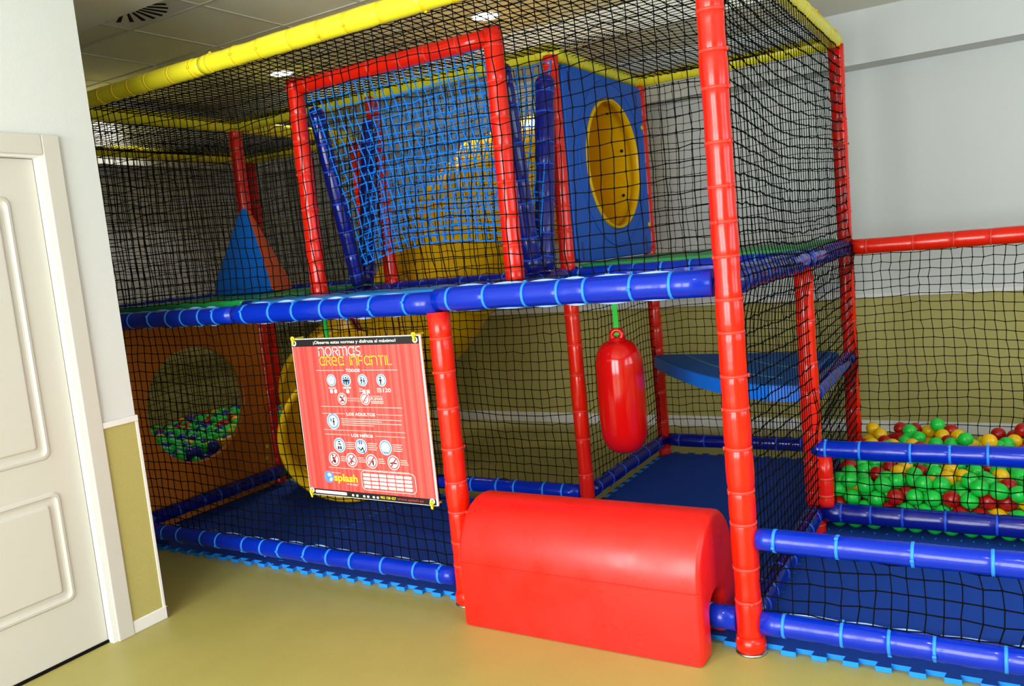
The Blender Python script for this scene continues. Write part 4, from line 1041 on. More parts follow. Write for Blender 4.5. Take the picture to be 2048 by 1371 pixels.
# ================================================================== red arch block over the front rail
prof = [(-0.176, 0.002), (-0.172, 0.262)]
for k in range(1, 14):
    t = math.pi - math.pi * k / 14
    prof.append((0.03 + 0.202 * math.cos(t), 0.27 + 0.218 * math.sin(t)))
prof += [(0.232, 0.262), (0.236, 0.002), (0.075, 0.002), (0.075, 0.16)]
for k in range(1, 6):
    t = math.pi * k / 6
    prof.append((0.075 * math.cos(t), 0.16 + 0.045 * math.sin(t)))
prof += [(-0.075, 0.16), (-0.075, 0.002)]
bm = bmesh.new()
A = [bm.verts.new((-1.105, y, z)) for y, z in prof]
B = [bm.verts.new((-0.112, y, z)) for y, z in prof]
fa = bm.faces.new(A)
fb = bm.faces.new(B[::-1])
nP = len(prof)
for i in range(nP):
    bm.faces.new((A[i], B[i], B[(i + 1) % nP], A[(i + 1) % nP]))
bmesh.ops.recalc_face_normals(bm, faces=bm.faces[:])
bmesh.ops.bevel(bm, geom=list(fa.edges) + list(fb.edges), offset=0.022, segments=4, affect='EDGES', profile=0.5, clamp_overlap=True)
ro = bm_obj('arch_block', bm, 'roller', None)
me = ro.data
me.polygons.foreach_set('use_smooth', [True] * len(me.polygons))
try:
    me.set_sharp_from_angle(angle=math.radians(40))
except Exception:
    pass
seam = box_obj('mould_seam', [(-1.104, -0.113, -0.1748, -0.1712, 0.2575, 0.2615)], 'roller', ro)
tag(ro, 'red moulded plastic half-round block straddling the front floor rail', 'play block')


# ================================================================== hanging bags
def bag(x, y, zt, zr, label):
    e = thing('hanging_bag', label, 'punch bag', 'hanging red bags', (x, y, 0))
    r, zb = 0.126, zt - 0.605
    prof = [(0.0, zb), (0.03, zb + 0.001)]
    for k in range(1, 10):
        t = math.pi / 2 * k / 9
        prof.append((0.03 + (r - 0.035) * math.sin(t), zb + 0.12 * (1 - math.cos(t))))
    prof += [(r - 0.001, zb + 0.2), (r, zb + 0.3), (r - 0.001, zt - 0.19)]
    for k in range(1, 10):
        t = math.pi / 2 * k / 9
        prof.append((0.045 + (r - 0.046) * math.cos(t), zt - 0.15 + 0.14 * math.sin(t)))
    prof += [(0.045, zt + 0.004), (0.0, zt + 0.004)]
    lathe('bag_body', prof, 'bag', e, n=40)
    lathe('bag_ring', [(r * 0.93, zt - 0.128), (r * 0.95 + 0.002, zt - 0.122), (r * 0.935, zt - 0.114), (r * 0.90, zt - 0.12)], 'bag', e, n=40, close=True)
    # moulded eye on top
    vs, fs = [], []
    nn, k2 = 20, 10
    for i in range(nn):
        t = 2 * math.pi * i / nn
        c = Vector((0.027 * math.cos(t), 0, zt + 0.018 + 0.027 * math.sin(t)))
        for j in range(k2):
            q = 2 * math.pi * j / k2
            d = Vector((math.cos(t), 0, math.sin(t))) * 0.014 * math.cos(q) + Vector((0, 1, 0)) * 0.022 * math.sin(q)
            vs.append(c + d)
    for i in range(nn):
        for j in range(k2):
            fs.append((i * k2 + j, i * k2 + (j + 1) % k2, ((i + 1) % nn) * k2 + (j + 1) % k2, ((i + 1) % nn) * k2 + j))
    mesh_obj('hanging_eye', vs, fs, 'bag', e, smooth=True)
    zz = zt + 0.022
    box_obj('strap', [(-0.0125, 0.0125, -0.006, -0.002, zz, zr), (-0.0125, 0.0125, 0.002, 0.006, zz, zr), (-0.0125, 0.0125, -0.006, 0.006, zz - 0.006, zz)], 'strap', e)
    return e


b1 = bag(-0.945, 1.19, 0.965, ZD - 0.04, 'glossy red hanging bag on a green strap in the open middle bay')
b1.rotation_euler = (0, 0, 0.35)
bag(-2.43, 0.62, 0.965, ZD - 0.04, 'hanging red bag behind the rules sign, only its green strap showing above')

# ================================================================== soft pyramid
py = thing('soft_pyramid', 'soft three-sided pyramid with blue and orange faces on the green deck', 'soft block')
A_, B_, C_, D_ = Vector((-3.43, 0.70, 1.365)), Vector((-2.885, 0.70, 1.365)), Vector((-3.09, 1.07, 1.365)), Vector((-3.15, 0.80, 1.925))


def soft_face(p, q, r_, mat, name):
    """one padded vinyl face, slightly domed and drawn in at its seams"""
    nsub = 14
    cc = (A_ + B_ + C_ + D_) / 4
    nrm = (q - p).cross(r_ - p).normalized()
    if nrm.dot((p + q + r_) / 3 - cc) < 0:
        nrm = -nrm
    vs, ids = [], {}
    for i in range(nsub + 1):
        for j in range(nsub + 1 - i):
            a, b = i / nsub, j / nsub
            c = 1 - a - b
            v = p * c + q * a + r_ * b
            dome = min(a, b, c) * 3
            v = v + nrm * 0.016 * (dome ** 0.6 if dome > 0 else 0)
            # round the corners a little
            mx = max(a, b, c)
            if mx > 0.85:
                v = v + (cc - v) * 0.12 * ((mx - 0.85) / 0.15) ** 2
            ids[(i, j)] = len(vs)
            vs.append(v)
    fs = []
    for i in range(nsub):
        for j in range(nsub - i):
            fs.append((ids[(i, j)], ids[(i + 1, j)], ids[(i, j + 1)]))
            if j < nsub - i - 1:
                fs.append((ids[(i + 1, j)], ids[(i + 1, j + 1)], ids[(i, j + 1)]))
    return mesh_obj(name, vs, fs, mat, py, smooth=True)


soft_face(A_, B_, D_, 'soft_blue', 'front_face')
soft_face(B_, C_, D_, 'soft_orange', 'side_face')
soft_face(C_, A_, D_, 'soft_orange', 'side_face')
soft_face(A_, C_, B_, 'soft_blue', 'base_face')


# ================================================================== foam floor mats
def mat_mesh(L, period=0.1, depth=0.03, th=0.018):
    """square foam tile of side L with dovetail teeth on all four sides, origin at its centre"""
    n = round(L / period)
    side = []
    for k in range(n):
        x = -L / 2 + k * period
        side += [(x + 0.0055, 0), (x + 0.0005, -depth), (x + 0.0495, -depth), (x + 0.0445, 0)]
    loop = []
    for q in range(4):
        a = math.radians(90 * q)
        for (x, d) in [(-L / 2, 0)] + side:
            y = -L / 2 + d + (depth / 2)
            if q in (2, 3):
                x2 = x
            else:
                x2 = x
            loop.append((x2 * math.cos(a) - y * math.sin(a), x2 * math.sin(a) + y * math.cos(a)))
    return loop, th


def mat_tile(cx, cy, L, label, m0=None):
    if m0 is None:
        loop, th = mat_mesh(L)
        bm = bmesh.new()
        lo = [bm.verts.new((x, y, 0)) for x, y in loop]
        hi = [bm.verts.new((x, y, th)) for x, y in loop]
        bm.faces.new(lo[::-1])
        bm.faces.new(hi)
        for i in range(len(loop)):
            bm.faces.new((lo[i], lo[(i + 1) % len(loop)], hi[(i + 1) % len(loop)], hi[i]))
        o = bm_obj('foam_mat', bm, 'mat')
        o.data.materials.append(M['mat_edge'])
        for f in o.data.polygons:
            f.material_index = 0 if abs(f.normal.z) > 0.5 else 1
    else:
        o = bpy.data.objects.new('foam_mat', m0)
        COL.objects.link(o)
    o.location = (cx, cy, 0.001)
    tag(o, label, 'floor mat', 'interlocking blue foam mats')
    return o


m0 = mat_tile(-3.0, 0.62, 1.2, 'dark blue foam mat beside the orange panel').data
for (x, y, lab) in ((-1.8, 0.62, 'blue foam mat below the rules sign'), (-0.6, 0.62, 'blue foam mat behind the red arch block'),
                    (-0.6, 1.82, 'blue foam mat under the blue corner step'), (0.6, 0.62, 'blue foam mat in the front right toddler area'),
                    (1.8, 0.62, 'blue foam mat cut by the right edge of the picture'), (0.6, 1.82, 'blue foam mat under the balls of the right ball pit'),
                    (1.8, 1.82, 'blue foam mat at the far end of the right ball pit')):
    mat_tile(x, y, 1.2, lab, m0)

# ================================================================== balls
BR = 0.0372
BM = {}
for c in ('green', 'red', 'yellow', 'blue'):
    bm = bmesh.new()
    bmesh.ops.create_icosphere(bm, subdivisions=4, radius=BR)
    me = bpy.data.meshes.new('ball_' + c)
    bm.to_mesh(me)
    bm.free()
    me.polygons.foreach_set('use_smooth', [True] * len(me.polygons))
    me.materials.append(M['ball_' + c])
    BM[c] = me


def decode(s):
    return [tuple(int(v) / 1000 for v in q.split(',')) for q in s.split()]


def ball(p, c, label, group):
    o = bpy.data.objects.new('pit_ball', BM[c])
    COL.objects.link(o)
    o.location = p
    o.rotation_euler = (random.uniform(0, 3), random.uniform(0, 3), 0)
    tag(o, label, 'ball', group)


BALL_RNG = random.Random(4)


def pick_right(p):
    u = BALL_RNG.random()
    if p[2] < 0.1:
        return 'green'
    if p[1] > 1.75:
        return 'red' if u < 0.36 else 'yellow' if u < 0.72 else 'green'
    if p[1] > 1.42:
        return 'red' if u < 0.24 else 'yellow' if u < 0.42 else 'green'
    return 'red' if u < 0.12 else 'yellow' if u < 0.20 else 'green'


def pick_left(p):
    u = BALL_RNG.random()
    return 'green' if u < 0.56 else 'blue' if u < 0.84 else 'red' if u < 0.93 else 'yellow'


for p in decode(RV):
    c = pick_right(p)
    ball(p, c, c + ' plastic ball in the right-hand ball pit behind the blue rails', c + ' balls in the right ball pit')
for p in decode(LV):
    c = pick_left(p)
    ball(p, c, c + ' plastic ball seen through the round hole of the orange panel', c + ' balls in the left ball pit')


def ball_stuff(name, pts, cols, label, mats=('green', 'red', 'yellow', 'blue')):
    bm = bmesh.new()
    bmesh.ops.create_icosphere(bm, subdivisions=2, radius=BR)
    V0 = np.array([v.co[:] for v in bm.verts])
    F0 = np.array([[v.index for v in f.verts] for f in bm.faces])
    bm.free()
    P = np.array(pts)
    V = (P[:, None] + V0[None]).reshape(-1, 3)
    F = (F0[None] + (np.arange(len(P)) * len(V0))[:, None, None]).reshape(-1, 3)
    me = bpy.data.meshes.new(name)
    me.vertices.add(len(V))
    me.vertices.foreach_set('co', V.astype(np.float32).reshape(-1))
    me.loops.add(F.size)
    me.loops.foreach_set('vertex_index', F.reshape(-1).astype(np.int32))
    me.polygons.add(len(F))
    me.polygons.foreach_set('loop_start', (np.arange(len(F)) * 3).astype(np.int32))
    for c in mats:
        me.materials.append(M['ball_' + c])
    me.update(calc_edges=True)
    me.polygons.foreach_set('material_index', np.repeat([mats.index(c) for c in cols], len(F0)).astype(np.int32))
    me.polygons.foreach_set('use_smooth', [True] * len(me.polygons))
    o = bpy.data.objects.new(name, me)
    COL.objects.link(o)
    return tag(o, label, 'balls', kind='stuff')


hid = decode(RH)
z = BR + 0.02
lay = 0
while z < 0.27:                      # the pit goes on to the right, beyond the picture
    y = 1.245 + BR + (lay % 2) * BR * 0.6
    row = 0
    while y < 2.355 - BR:
        x = 1.30 + BR + (row % 2) * BR + (lay % 2) * BR
        while x < 2.33:
            hid.append((x, y, z + random.uniform(-0.004, 0.004)))
            x += 2 * BR
        y += 1.74 * BR
        row += 1
    z += 1.64 * BR
    lay += 1
ball_stuff('ball_heap', hid, [pick_right(p) for p in hid], 'deeper layers of balls in the right ball pit')
hid = decode(LH)
z = BR + 0.012
while z < 0.255:
    y = 0.07 + BR
    row = 0
    while y < 1.9:
        x = -4.75 + BR + (row % 2) * BR
        while x < -3.65:
            hid.append((x, y, z))
            x += 2 * BR
        y += 1.74 * BR
        row += 1
    z += 1.64 * BR
ball_stuff('ball_heap', hid, [pick_left(p) for p in hid], 'deeper layers of balls behind the orange panel')

# ================================================================== rules sign tied to the front net
SX0, SX1, SZ0, SZ1, SY = -1.980, -1.250, 0.446, 1.168, -0.075
sg = thing('rules_sign', 'red children\'s area rules sign with white and yellow lettering, tied to the net', 'sign', loc=(SX0, SY, SZ1))


def S_(x, zz):                # world x, z on the sign -> local
    return (x - SX0, zz - SZ1)


box_obj('board', [(0, SX1 - SX0, 0, 0.010, SZ0 - SZ1, 0)], 'sign_white', sg, bevel=0.001, seg=1)
EPS = [0.0004]


def plate(name, poly, mat, lift=0, parent=None):
    """flat print: polygon in world (x, z) on the face of the sign"""
    y = -0.0006 - 0.00025 * lift
    pts_ = [S_(*q) for q in poly]
    vs = [(x, y, zz) for x, zz in pts_] + [(x, -0.0002, zz) for x, zz in pts_]
    n = len(pts_)
    fs = [tuple(range(n))] + [tuple(reversed(range(n, 2 * n)))] + [(i, n + i, n + (i + 1) % n, (i + 1) % n) for i in range(n)]
    return mesh_obj(name, vs, fs, mat, parent or sg)


def rect(x0, x1, z0, z1):
    return [(x0, z0), (x1, z0), (x1, z1), (x0, z1)]


def disc(x, zz, r, n=28, sy=1.0):
    return [(x + r * math.cos(2 * math.pi * k / n), zz + r * sy * math.sin(2 * math.pi * k / n)) for k in range(n)]


def rrect(x0, x1, z0, z1, r):
    out = []
    for (cx_, cz_, s0) in ((x1 - r, z1 - r, 0), (x0 + r, z1 - r, 90), (x0 + r, z0 + r, 180), (x1 - r, z0 + r, 270)):
        for k in range(6):
            t = math.radians(s0 + 18 * k)
            out.append((cx_ + r * math.cos(t), cz_ + r * math.sin(t)))
    return out


def text(body, x0, x1, zb, h, mat, lift=1, name='lettering', bold=0.0, spacing=1.0, parent=None):
    """flat lettering: fitted to x0..x1 with its baseline at zb and capital height h (world units on the sign)"""
    cu = bpy.data.curves.new('lettering', 'FONT')
    cu.body = body
    cu.size = 1.0
    cu.space_character = spacing
    cu.offset = bold
    cu.resolution_u = 3
    o = bpy.data.objects.new('lettering_tmp', cu)
    COL.objects.link(o)
    dg = bpy.context.evaluated_depsgraph_get()
    dg.update()
    me = bpy.data.meshes.new_from_object(o.evaluated_get(dg))
    bpy.data.objects.remove(o)
    bpy.data.curves.remove(cu)
    n = len(me.vertices)
    co = np.empty(n * 3, np.float32)
    me.vertices.foreach_get('co', co)
    co = co.reshape(-1, 3)
    lx, hx = co[:, 0].min(), co[:, 0].max()
    sx = (x1 - x0) / (hx - lx)
    sz = h / 0.70
    out = np.empty_like(co)
    a, b = S_(x0, zb)
    out[:, 0] = a + (co[:, 0] - lx) * sx
    out[:, 1] = -0.0006 - 0.00025 * lift
    out[:, 2] = b + co[:, 1] * sz
    me.vertices.foreach_set('co', out.reshape(-1))
    me.materials.clear()
    me.materials.append(M[mat])
    me.name = name
    me.update()
    q = bpy.data.objects.new(name, me)
    COL.objects.link(q)
    q.parent = parent or sg
    return q


plate('red_print', rect(SX0 + 0.004, SX1 - 0.006, SZ0 + 0.030, SZ1 - 0.036), 'sign_red', 0)
plate('header_bar', rect(SX0 + 0.004, SX1 - 0.006, SZ1 - 0.036, SZ1 - 0.004), 'sign_black', 0)
plate('footer_bar', rect(SX0 + 0.004, SX1 - 0.006, SZ0 + 0.003, SZ0 + 0.030), 'sign_black', 0)
text('¡Observa estas normas y disfruta al máximo!', -1.845, -1.377, 1.1425, 0.0135, 'sign_white', 2, bold=0.012)
# headline in thin monoline letters, strokes built as ribbons
GLY = {
    'n': (0.62, [[(0, 0), (0, 1)], [(0, 0.7), (0.06, 0.9), (0.2, 1), (0.4, 1), (0.56, 0.9), (0.62, 0.7), (0.62, 0)]]),
    'o': (0.72, [[(0.36, 0), (0.14, 0.08), (0.02, 0.3), (0, 0.5), (0.02, 0.7), (0.14, 0.92), (0.36, 1), (0.58, 0.92), (0.7, 0.7), (0.72, 0.5), (0.7, 0.3), (0.58, 0.08), (0.36, 0)]]),
    'R': (0.6, [[(0, 0), (0, 1), (0.35, 1), (0.54, 0.93), (0.6, 0.76), (0.54, 0.58), (0.35, 0.5), (0.0, 0.5)], [(0.28, 0.5), (0.6, 0)]]),
    'm': (0.9, [[(0, 0), (0, 1)], [(0, 0.8), (0.08, 0.95), (0.22, 1), (0.36, 0.95), (0.45, 0.8), (0.45, 0)], [(0.45, 0.8), (0.53, 0.95), (0.67, 1), (0.81, 0.95), (0.9, 0.8), (0.9, 0)]]),
    'a': (0.68, [[(0.66, 0), (0.66, 1)], [(0.66, 0.3), (0.55, 0.08), (0.34, 0), (0.14, 0.08), (0.02, 0.3), (0, 0.5), (0.02, 0.7), (0.14, 0.92), (0.34, 1), (0.55, 0.92), (0.66, 0.7)]]),
    's': (0.5, [[(0, 0), (0.32, 0), (0.46, 0.08), (0.5, 0.25), (0.45, 0.42), (0.1, 0.56), (0.02, 0.73), (0.06, 0.91), (0.2, 1), (0.48, 1)]]),
    'e': (0.66, [[(0.0, 0.5), (0.66, 0.5), (0.64, 0.72), (0.52, 0.93), (0.33, 1), (0.13, 0.92), (0.02, 0.72), (0, 0.5), (0.02, 0.28), (0.13, 0.08), (0.33, 0), (0.62, 0)]]),
    'I': (0.02, [[(0.01, 0), (0.01, 1)]]),
    'F': (0.5, [[(0, 0), (0, 1), (0.5, 1)], [(0, 0.5), (0.42, 0.5)]]),
    'T': (0.56, [[(0, 1), (0.56, 1)], [(0.28, 0), (0.28, 1)]]),
    'L': (0.46, [[(0, 1), (0, 0), (0.46, 0)]]),
    ' ': (0.28, []),
}


def monoline(word, x0, x1, zb, h, wd, mat, lift, name):
    tot = sum(GLY[c][0] for c in word) + 0.2 * (len(word) - 1)
    k = (x1 - x0) / tot
    vs, fs = [], []
    x = 0
    y = -0.0006 - 0.00025 * lift
    for c in word:
        wc, strokes = GLY[c]
        for sk in strokes:
            P_ = [Vector((x0 + (x + p[0]) * k, zb + p[1] * h)) for p in sk]
            base = len(vs)
            for i, p in enumerate(P_):
                a = P_[max(i - 1, 0)]
                b = P_[min(i + 1, len(P_) - 1)]
                t = (b - a).normalized()
                nrm = Vector((-t.y, t.x)) * wd / 2
                e = t * wd / 2 if i in (0, len(P_) - 1) else Vector((0, 0))
                if i == 0:
                    e = -e
                for s_ in (1, -1):
                    q = S_(p.x + nrm.x * s_ + e.x, p.y + nrm.y * s_ + e.y)
                    vs.append((q[0], y, q[1]))
            for i in range(len(P_) - 1):
                fs.append((base + 2 * i, base + 2 * i + 1, base + 2 * i + 3, base + 2 * i + 2))
        x += wc + 0.2
    return mesh_obj(name, vs, fs, mat, sg)


for dx, dz, ma, mb, lf in ((0.0018, -0.0016, 'sign_grey', 'sign_grey', 1), (0, 0, 'sign_white', 'sign_yellow', 2)):
    monoline('noRmas', -1.817 + dx, -1.577 + dx, 1.090 + dz, 0.036, 0.0046, ma, lf, 'headline')
    monoline('aRea', -1.817 + dx, -1.678 + dx, 1.047 + dz, 0.037, 0.0040, mb, lf, 'headline')
    monoline('InFanTIL', -1.640 + dx, -1.412 + dx, 1.047 + dz, 0.037, 0.0040, mb, lf, 'headline')


def hline(x0, x1, zz):
    plate('rule_line', rect(x0, x1, zz - 0.0012, zz + 0.0012), 'sign_pink', 1)


def heading(s, x0, x1, zb, l0, l1, r0, r1):
    text(s, x0, x1, zb, 0.0125, 'sign_white', 2, bold=0.03, spacing=1.05)
    hline(l0, l1, zb + 0.007)
    hline(r0, r1, zb + 0.007)


heading('TODOS', -1.672, -1.591, 1.017, -1.846, -1.683, -1.582, -1.384)
heading('LOS ADULTOS', -1.697, -1.534, 0.823, -1.843, -1.708, -1.526, -1.385)
heading('LOS NIÑOS', -1.683, -1.560, 0.728, -1.840, -1.692, -1.546, -1.381)
for zz in (0.8615, 0.7555, 0.581):
    hline(-1.843, -1.381, zz)


def person_shape(x, zz, h, mat, parent, wide=1.0):
    r = h * 0.13
    plate('pictogram', disc(x, zz + h * 0.36, r, 14), mat, 4, parent)
    wv = h * 0.17 * wide
    plate('pictogram', [(x - wv, zz + h * 0.18), (x + wv, zz + h * 0.18), (x + wv * 1.1, zz - h * 0.1), (x + wv * 0.6, zz - h * 0.1), (x + wv * 0.45, zz - h * 0.5),
                        (x - wv * 0.45, zz - h * 0.5), (x - wv * 0.6, zz - h * 0.1), (x - wv * 1.1, zz - h * 0.1)], mat, 4, parent)


def icon(x, zz, r, ban=False):
    e = plate('icon', disc(x, zz, r), 'sign_white', 1)
    if ban:
        plate('icon_ring', disc(x, zz, r * 0.88), 'sign_ring', 2, e)
        plate('icon_field', disc(x, zz, r * 0.72), 'sign_white', 3, e)
    else:
        plate('icon_ring', disc(x, zz, r * 0.9), 'sign_blue', 2, e)
        plate('icon_field', disc(x, zz, r * 0.72), 'sign_lightblue', 3, e)
    return e


def slash(x, zz, r, e):
    a = math.radians(48)
    d = Vector((math.cos(a), math.sin(a)))
    n = Vector((-d.y, d.x)) * r * 0.1
    p, q = Vector((x, zz)) - d * r * 0.78, Vector((x, zz)) + d * r * 0.78
    plate('ban_slash', [tuple(p - n), tuple(q - n), tuple(q + n), tuple(p + n)], 'sign_ring', 6, e)


R1 = 0.0265
e = icon(-1.763, 0.980, R1)      # clock
plate('pictogram', [(-1.7635, 0.979), (-1.7590, 0.984), (-1.7598, 0.985), (-1.7635, 0.9815), (-1.7670, 0.985), (-1.7678, 0.984)], 'sign_black', 4, e)
e = icon(-1.676, 0.980, R1)
for dx, hh, mt in ((-0.012, 0.028, 'sign_navy'), (0.012, 0.028, 'sign_navy'), (0.0, 0.034, 'sign_black')):
    person_shape(-1.676 + dx, 0.978, hh, mt, e, 1.3)
e = icon(-1.582, 0.980, R1)
person_shape(-1.5885, 0.979, 0.03, 'sign_black', e)
person_shape(-1.574, 0.977, 0.026, 'sign_black', e)
e = icon(-1.478, 0.980, R1)
person_shape(-1.482, 0.979, 0.034, 'sign_black', e)
plate('pictogram', rect(-1.4665, -1.4655, 0.965, 0.995), 'sign_yellow', 4, e)
# captions of the first row: small print and white patches
for (x0, x1, zz) in ((-1.786, -1.741, 0.944), (-1.698, -1.654, 0.946), (-1.607, -1.589, 0.942), (-1.607, -1.589, 0.932), (-1.508, -1.484, 0.944), (-1.508, -1.481, 0.937), (-1.508, -1.481, 0.930)):
    plate('small_print', rect(x0, x1, zz - 0.002, zz + 0.002), 'sign_pink', 1)
text('GRUPO', -1.698, -1.654, 0.942, 0.010, 'sign_white', 2)
text('TIEMPO', -1.786, -1.741, 0.942, 0.007, 'sign_pink', 2)
for x in (-1.778, -1.753, -1.682, -1.589, -1.566):
    plate('white_patch', rrect(x, x + 0.0165, 0.922, 0.939, 0.005), 'sign_white', 2)
text('120', -1.474, -1.432, 0.929, 0.0165, 'sign_white', 2, bold=0.01)
e = icon(-1.711, 0.897, 0.0265, True)
plate('pictogram', [(-1.7255, 0.905), (-1.718, 0.911), (-1.712, 0.903), (-1.703, 0.893), (-1.697, 0.884), (-1.7015, 0.883), (-1.708, 0.889), (-1.713, 0.884), (-1.716, 0.885), (-1.713, 0.895), (-1.719, 0.900)], 'sign_black', 5, e)
slash(-1.711, 0.897, 0.0265, e)
e = icon(-1.579, 0.898, 0.0265, True)
plate('pictogram', rect(-1.588, -1.570, 0.888, 0.8905), 'sign_black', 5, e)
slash(-1.579, 0.898, 0.0265, e)
text('PROHIBIDO', -1.680, -1.611, 0.896, 0.007, 'sign_pink', 2)
text('ANIMALES', -1.680, -1.611, 0.886, 0.007, 'sign_pink', 2)
text('PROHIBIDO', -1.547, -1.480, 0.906, 0.007, 'sign_pink', 2)
text('FUMAR', -1.547, -1.480, 0.893, 0.0115, 'sign_white', 2)
for zz in (0.887, 0.880):
    plate('small_print', rect(-1.547, -1.480, zz - 0.002, zz + 0.002), 'sign_pink', 1)
# adults
e = icon(-1.781, 0.795, 0.0365)
person_shape(-1.778, 0.793, 0.034, 'sign_black', e, 0.9)
person_shape(-1.793, 0.800, 0.02, 'sign_navy', e)
for zz, x1 in ((0.807, -1.393), (0.798, -1.50), (0.789, -1.395), (0.780, -1.55)):
    plate('small_print', rect(-1.734, x1, zz - 0.0016, zz + 0.0016), 'sign_pink', 1)
# children
for i, x in enumerate((-1.760, -1.634, -1.497)):
    e = icon(x, 0.6865, 0.0335)
    z0 = 0.6865
    if i == 0:
        plate('pictogram', disc(x, z0 + 0.016, 0.0065, 14, 0.5), 'sign_black', 4, e)
        plate('pictogram', [(x - 0.012, z0 + 0.008), (x + 0.011, z0 + 0.007), (x + 0.008, z0 + 0.001), (x - 0.002, z0 + 0.003)], 'sign_black', 4, e)
        plate('pictogram', rrect(x - 0.011, x - 0.002, z0 - 0.019, z0 - 0.004, 0.003), 'sign_black', 4, e)
        plate('pictogram', rrect(x + 0.002, x + 0.011, z0 - 0.019, z0 - 0.004, 0.003), 'sign_black', 4, e)
    elif i == 1:
        plate('pictogram', rrect(x - 0.010, x - 0.004, z0 + 0.008, z0 + 0.024, 0.0028), 'sign_navy', 4, e)
        plate('pictogram', rrect(x + 0.001, x + 0.007, z0 + 0.008, z0 + 0.024, 0.0028), 'sign_navy', 4, e)
        plate('pictogram', [(x - 0.016, z0 - 0.004), (x - 0.004, z0 - 0.014), (x + 0.006, z0 - 0.004), (x + 0.010, z0 - 0.001), (x + 0.018, z0 - 0.03), (x + 0.013, z0 - 0.03), (x + 0.008, z0 - 0.012), (x - 0.003, z0 - 0.021), (x - 0.018, z0 - 0.009)], 'sign_black', 4, e)
    else:
        plate('pictogram', disc(x + 0.004, z0 - 0.001, 0.011, 18), 'sign_white', 4, e)
        plate('pictogram', rrect(x - 0.018, x - 0.006, z0 + 0.003, z0 + 0.014, 0.004), 'sign_white', 4, e)
        plate('pictogram', rect(x - 0.011, x + 0.011, z0 - 0.022, z0 - 0.019), 'sign_black', 4, e)
    for k in range(4):
        plate('small_print', rect(x + 0.040, x + 0.092 - 0.006 * (k % 2), 0.699 - 0.009 * k, 0.7025 - 0.009 * k), 'sign_pink', 1)
for i, x in enumerate((-1.802, -1.699, -1.584, -1.462)):
    z0 = 0.6215
    e = icon(x, z0, 0.0325, True)
    if i == 0:
        plate('pictogram', disc(x - 0.006, z0 + 0.016, 0.0045, 12), 'sign_black', 5, e)
        plate('pictogram', [(x - 0.011, z0 + 0.010), (x + 0.002, z0 + 0.008), (x + 0.010, z0 - 0.010), (x + 0.006, z0 - 0.020), (x - 0.004, z0 - 0.014)], 'sign_black', 5, e)
    elif i == 1:
        plate('pictogram', [(x - 0.012, z0 + 0.013), (x - 0.004, z0 + 0.010), (x + 0.006, z0 - 0.002), (x + 0.018, z0 - 0.010), (x + 0.016, z0 - 0.012), (x + 0.004, z0 - 0.007), (x - 0.003, z0 - 0.020), (x - 0.006, z0 - 0.019), (x - 0.001, z0 - 0.004)], 'sign_black', 5, e)
    elif i == 2:
        plate('pictogram', [(x + 0.003, z0 + 0.004), (x + 0.013, z0 + 0.004), (x + 0.011, z0 - 0.018), (x + 0.005, z0 - 0.018)], 'sign_black', 5, e)
        for k in range(3):
            plate('pictogram', rect(x - 0.020, x + 0.001, z0 + 0.010 - 0.006 * k, z0 + 0.012 - 0.006 * k), 'sign_black', 5, e)
    else:
        plate('pictogram', [(x - 0.019, z0 - 0.005), (x + 0.019, z0 - 0.005), (x + 0.019, z0 - 0.001), (x + 0.007, z0 + 0.001), (x + 0.002, z0 + 0.007), (x - 0.006, z0 + 0.002), (x - 0.019, z0 - 0.001)], 'sign_black', 5, e)
    slash(x, z0, 0.0325, e)
    for k in range(3):
        plate('small_print', rect(x + 0.040, x + 0.068 + 0.005 * (i % 2) + 0.004 * k, 0.632 - 0.009 * k, 0.6355 - 0.009 * k), 'sign_pink', 1)
# logo, table of white boxes, footer
e = plate('globe', disc(-1.847, 0.536, 0.0275), 'sign_blue', 1)
plate('globe_land', [(-1.856, 0.549), (-1.842, 0.556), (-1.832, 0.546), (-1.834, 0.538), (-1.842, 0.541), (-1.850, 0.537)], 'sign_white', 2, e)
plate('globe_land', [(-1.840, 0.532), (-1.829, 0.534), (-1.828, 0.524), (-1.838, 0.515), (-1.846, 0.520)], 'sign_white', 2, e)
text('splash', -1.817, -1.677, 0.521, 0.033, 'sign_yellow', 2, bold=0.025)
plate('small_print', rect(-1.834, -1.775, 0.556, 0.559), 'sign_pink', 1)
text('te da juego!', -1.741, -1.677, 0.506, 0.009, 'sign_white', 3)
e = plate('table_frame', rrect(-1.655, -1.353, 0.489, 0.578, 0.022), 'sign_white', 1)
plate('table_field', rrect(-1.6525, -1.3555, 0.4915, 0.5755, 0.020), 'sign_red', 2, e)
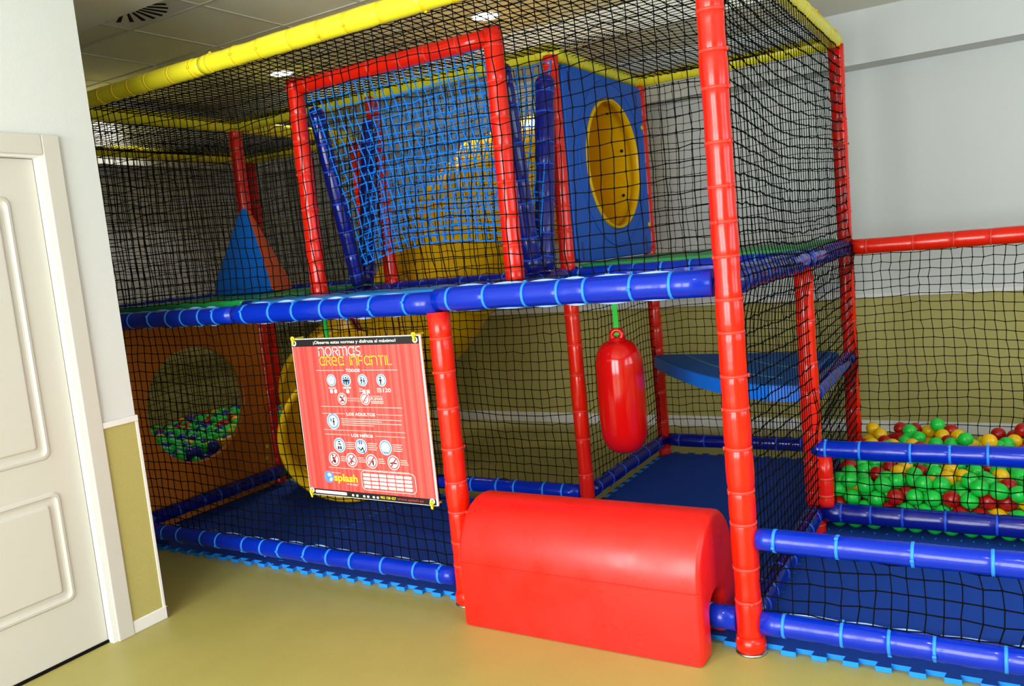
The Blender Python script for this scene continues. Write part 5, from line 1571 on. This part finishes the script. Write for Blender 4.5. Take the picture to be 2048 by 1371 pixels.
for i in range(6):
    for j in range(4):
        x = -1.643 + i * 0.0458
        zz = 0.5655 - j * 0.0178
        plate('table_cell', rrect(x, x + 0.040, zz - 0.0125, zz, 0.003), 'sign_white', 3, e)
plate('white_strip', rrect(-1.943, -1.751, 0.4555, 0.4695, 0.006), 'sign_white', 1)
for x in (-1.722, -1.697, -1.657, -1.634, -1.602, -1.579):
    plate('white_patch', rrect(x, x + 0.013, 0.4545, 0.4645, 0.004), 'sign_white', 1)
text('902 158 427', -1.557, -1.471, 0.4565, 0.0115, 'sign_yellow', 2, bold=0.012)
text('www.splash.es', -1.462, -1.323, 0.4575, 0.0115, 'sign_ring', 2)
# yellow ties and eyelets at the corners
for (x, zz, dz) in ((SX0 + 0.018, SZ1 - 0.02, 1), (SX1 - 0.026, SZ1 - 0.02, 1), (SX0 + 0.018, SZ0 + 0.02, -1), (SX1 - 0.026, SZ0 + 0.02, -1)):
    a, b = S_(x, zz)
    lathe('eyelet', [(0.006, -0.002), (0.013, -0.002), (0.013, 0.001), (0.006, 0.001)], 'sign_white', sg, n=20, matrix=Matrix.Translation((a, -0.0015, b)) @ Matrix.Rotation(math.radians(90), 4, 'X'), close=True)
    # bow of the tie
    vs, fs = [], []
    k2, nn = 6, 14
    for i in range(nn):
        t = 2 * math.pi * i / nn
        c = Vector((a + 0.004 * math.sin(2 * t), -0.008 + 0.004 * math.cos(t), b + dz * 0.014 + 0.016 * math.sin(t)))
        d1 = Vector((1, 0, 0))
        d2 = Vector((0, math.cos(t), math.sin(t)))
        for j in range(k2):
            q = 2 * math.pi * j / k2
            vs.append(c + d1 * 0.0055 * math.cos(q) + d2 * 0.0035 * math.sin(q))
    for i in range(nn):
        for j in range(k2):
            fs.append((i * k2 + j, i * k2 + (j + 1) % k2, ((i + 1) % nn) * k2 + (j + 1) % k2, ((i + 1) % nn) * k2 + j))
    mesh_obj('tie', vs, fs, 'tie_yellow', sg, smooth=True)
    box_obj('tie_end', [(a - 0.005, a + 0.003, -0.008, 0.06, b + dz * 0.016, b + dz * 0.024)], 'tie_yellow', sg, bevel=0.001, seg=1)
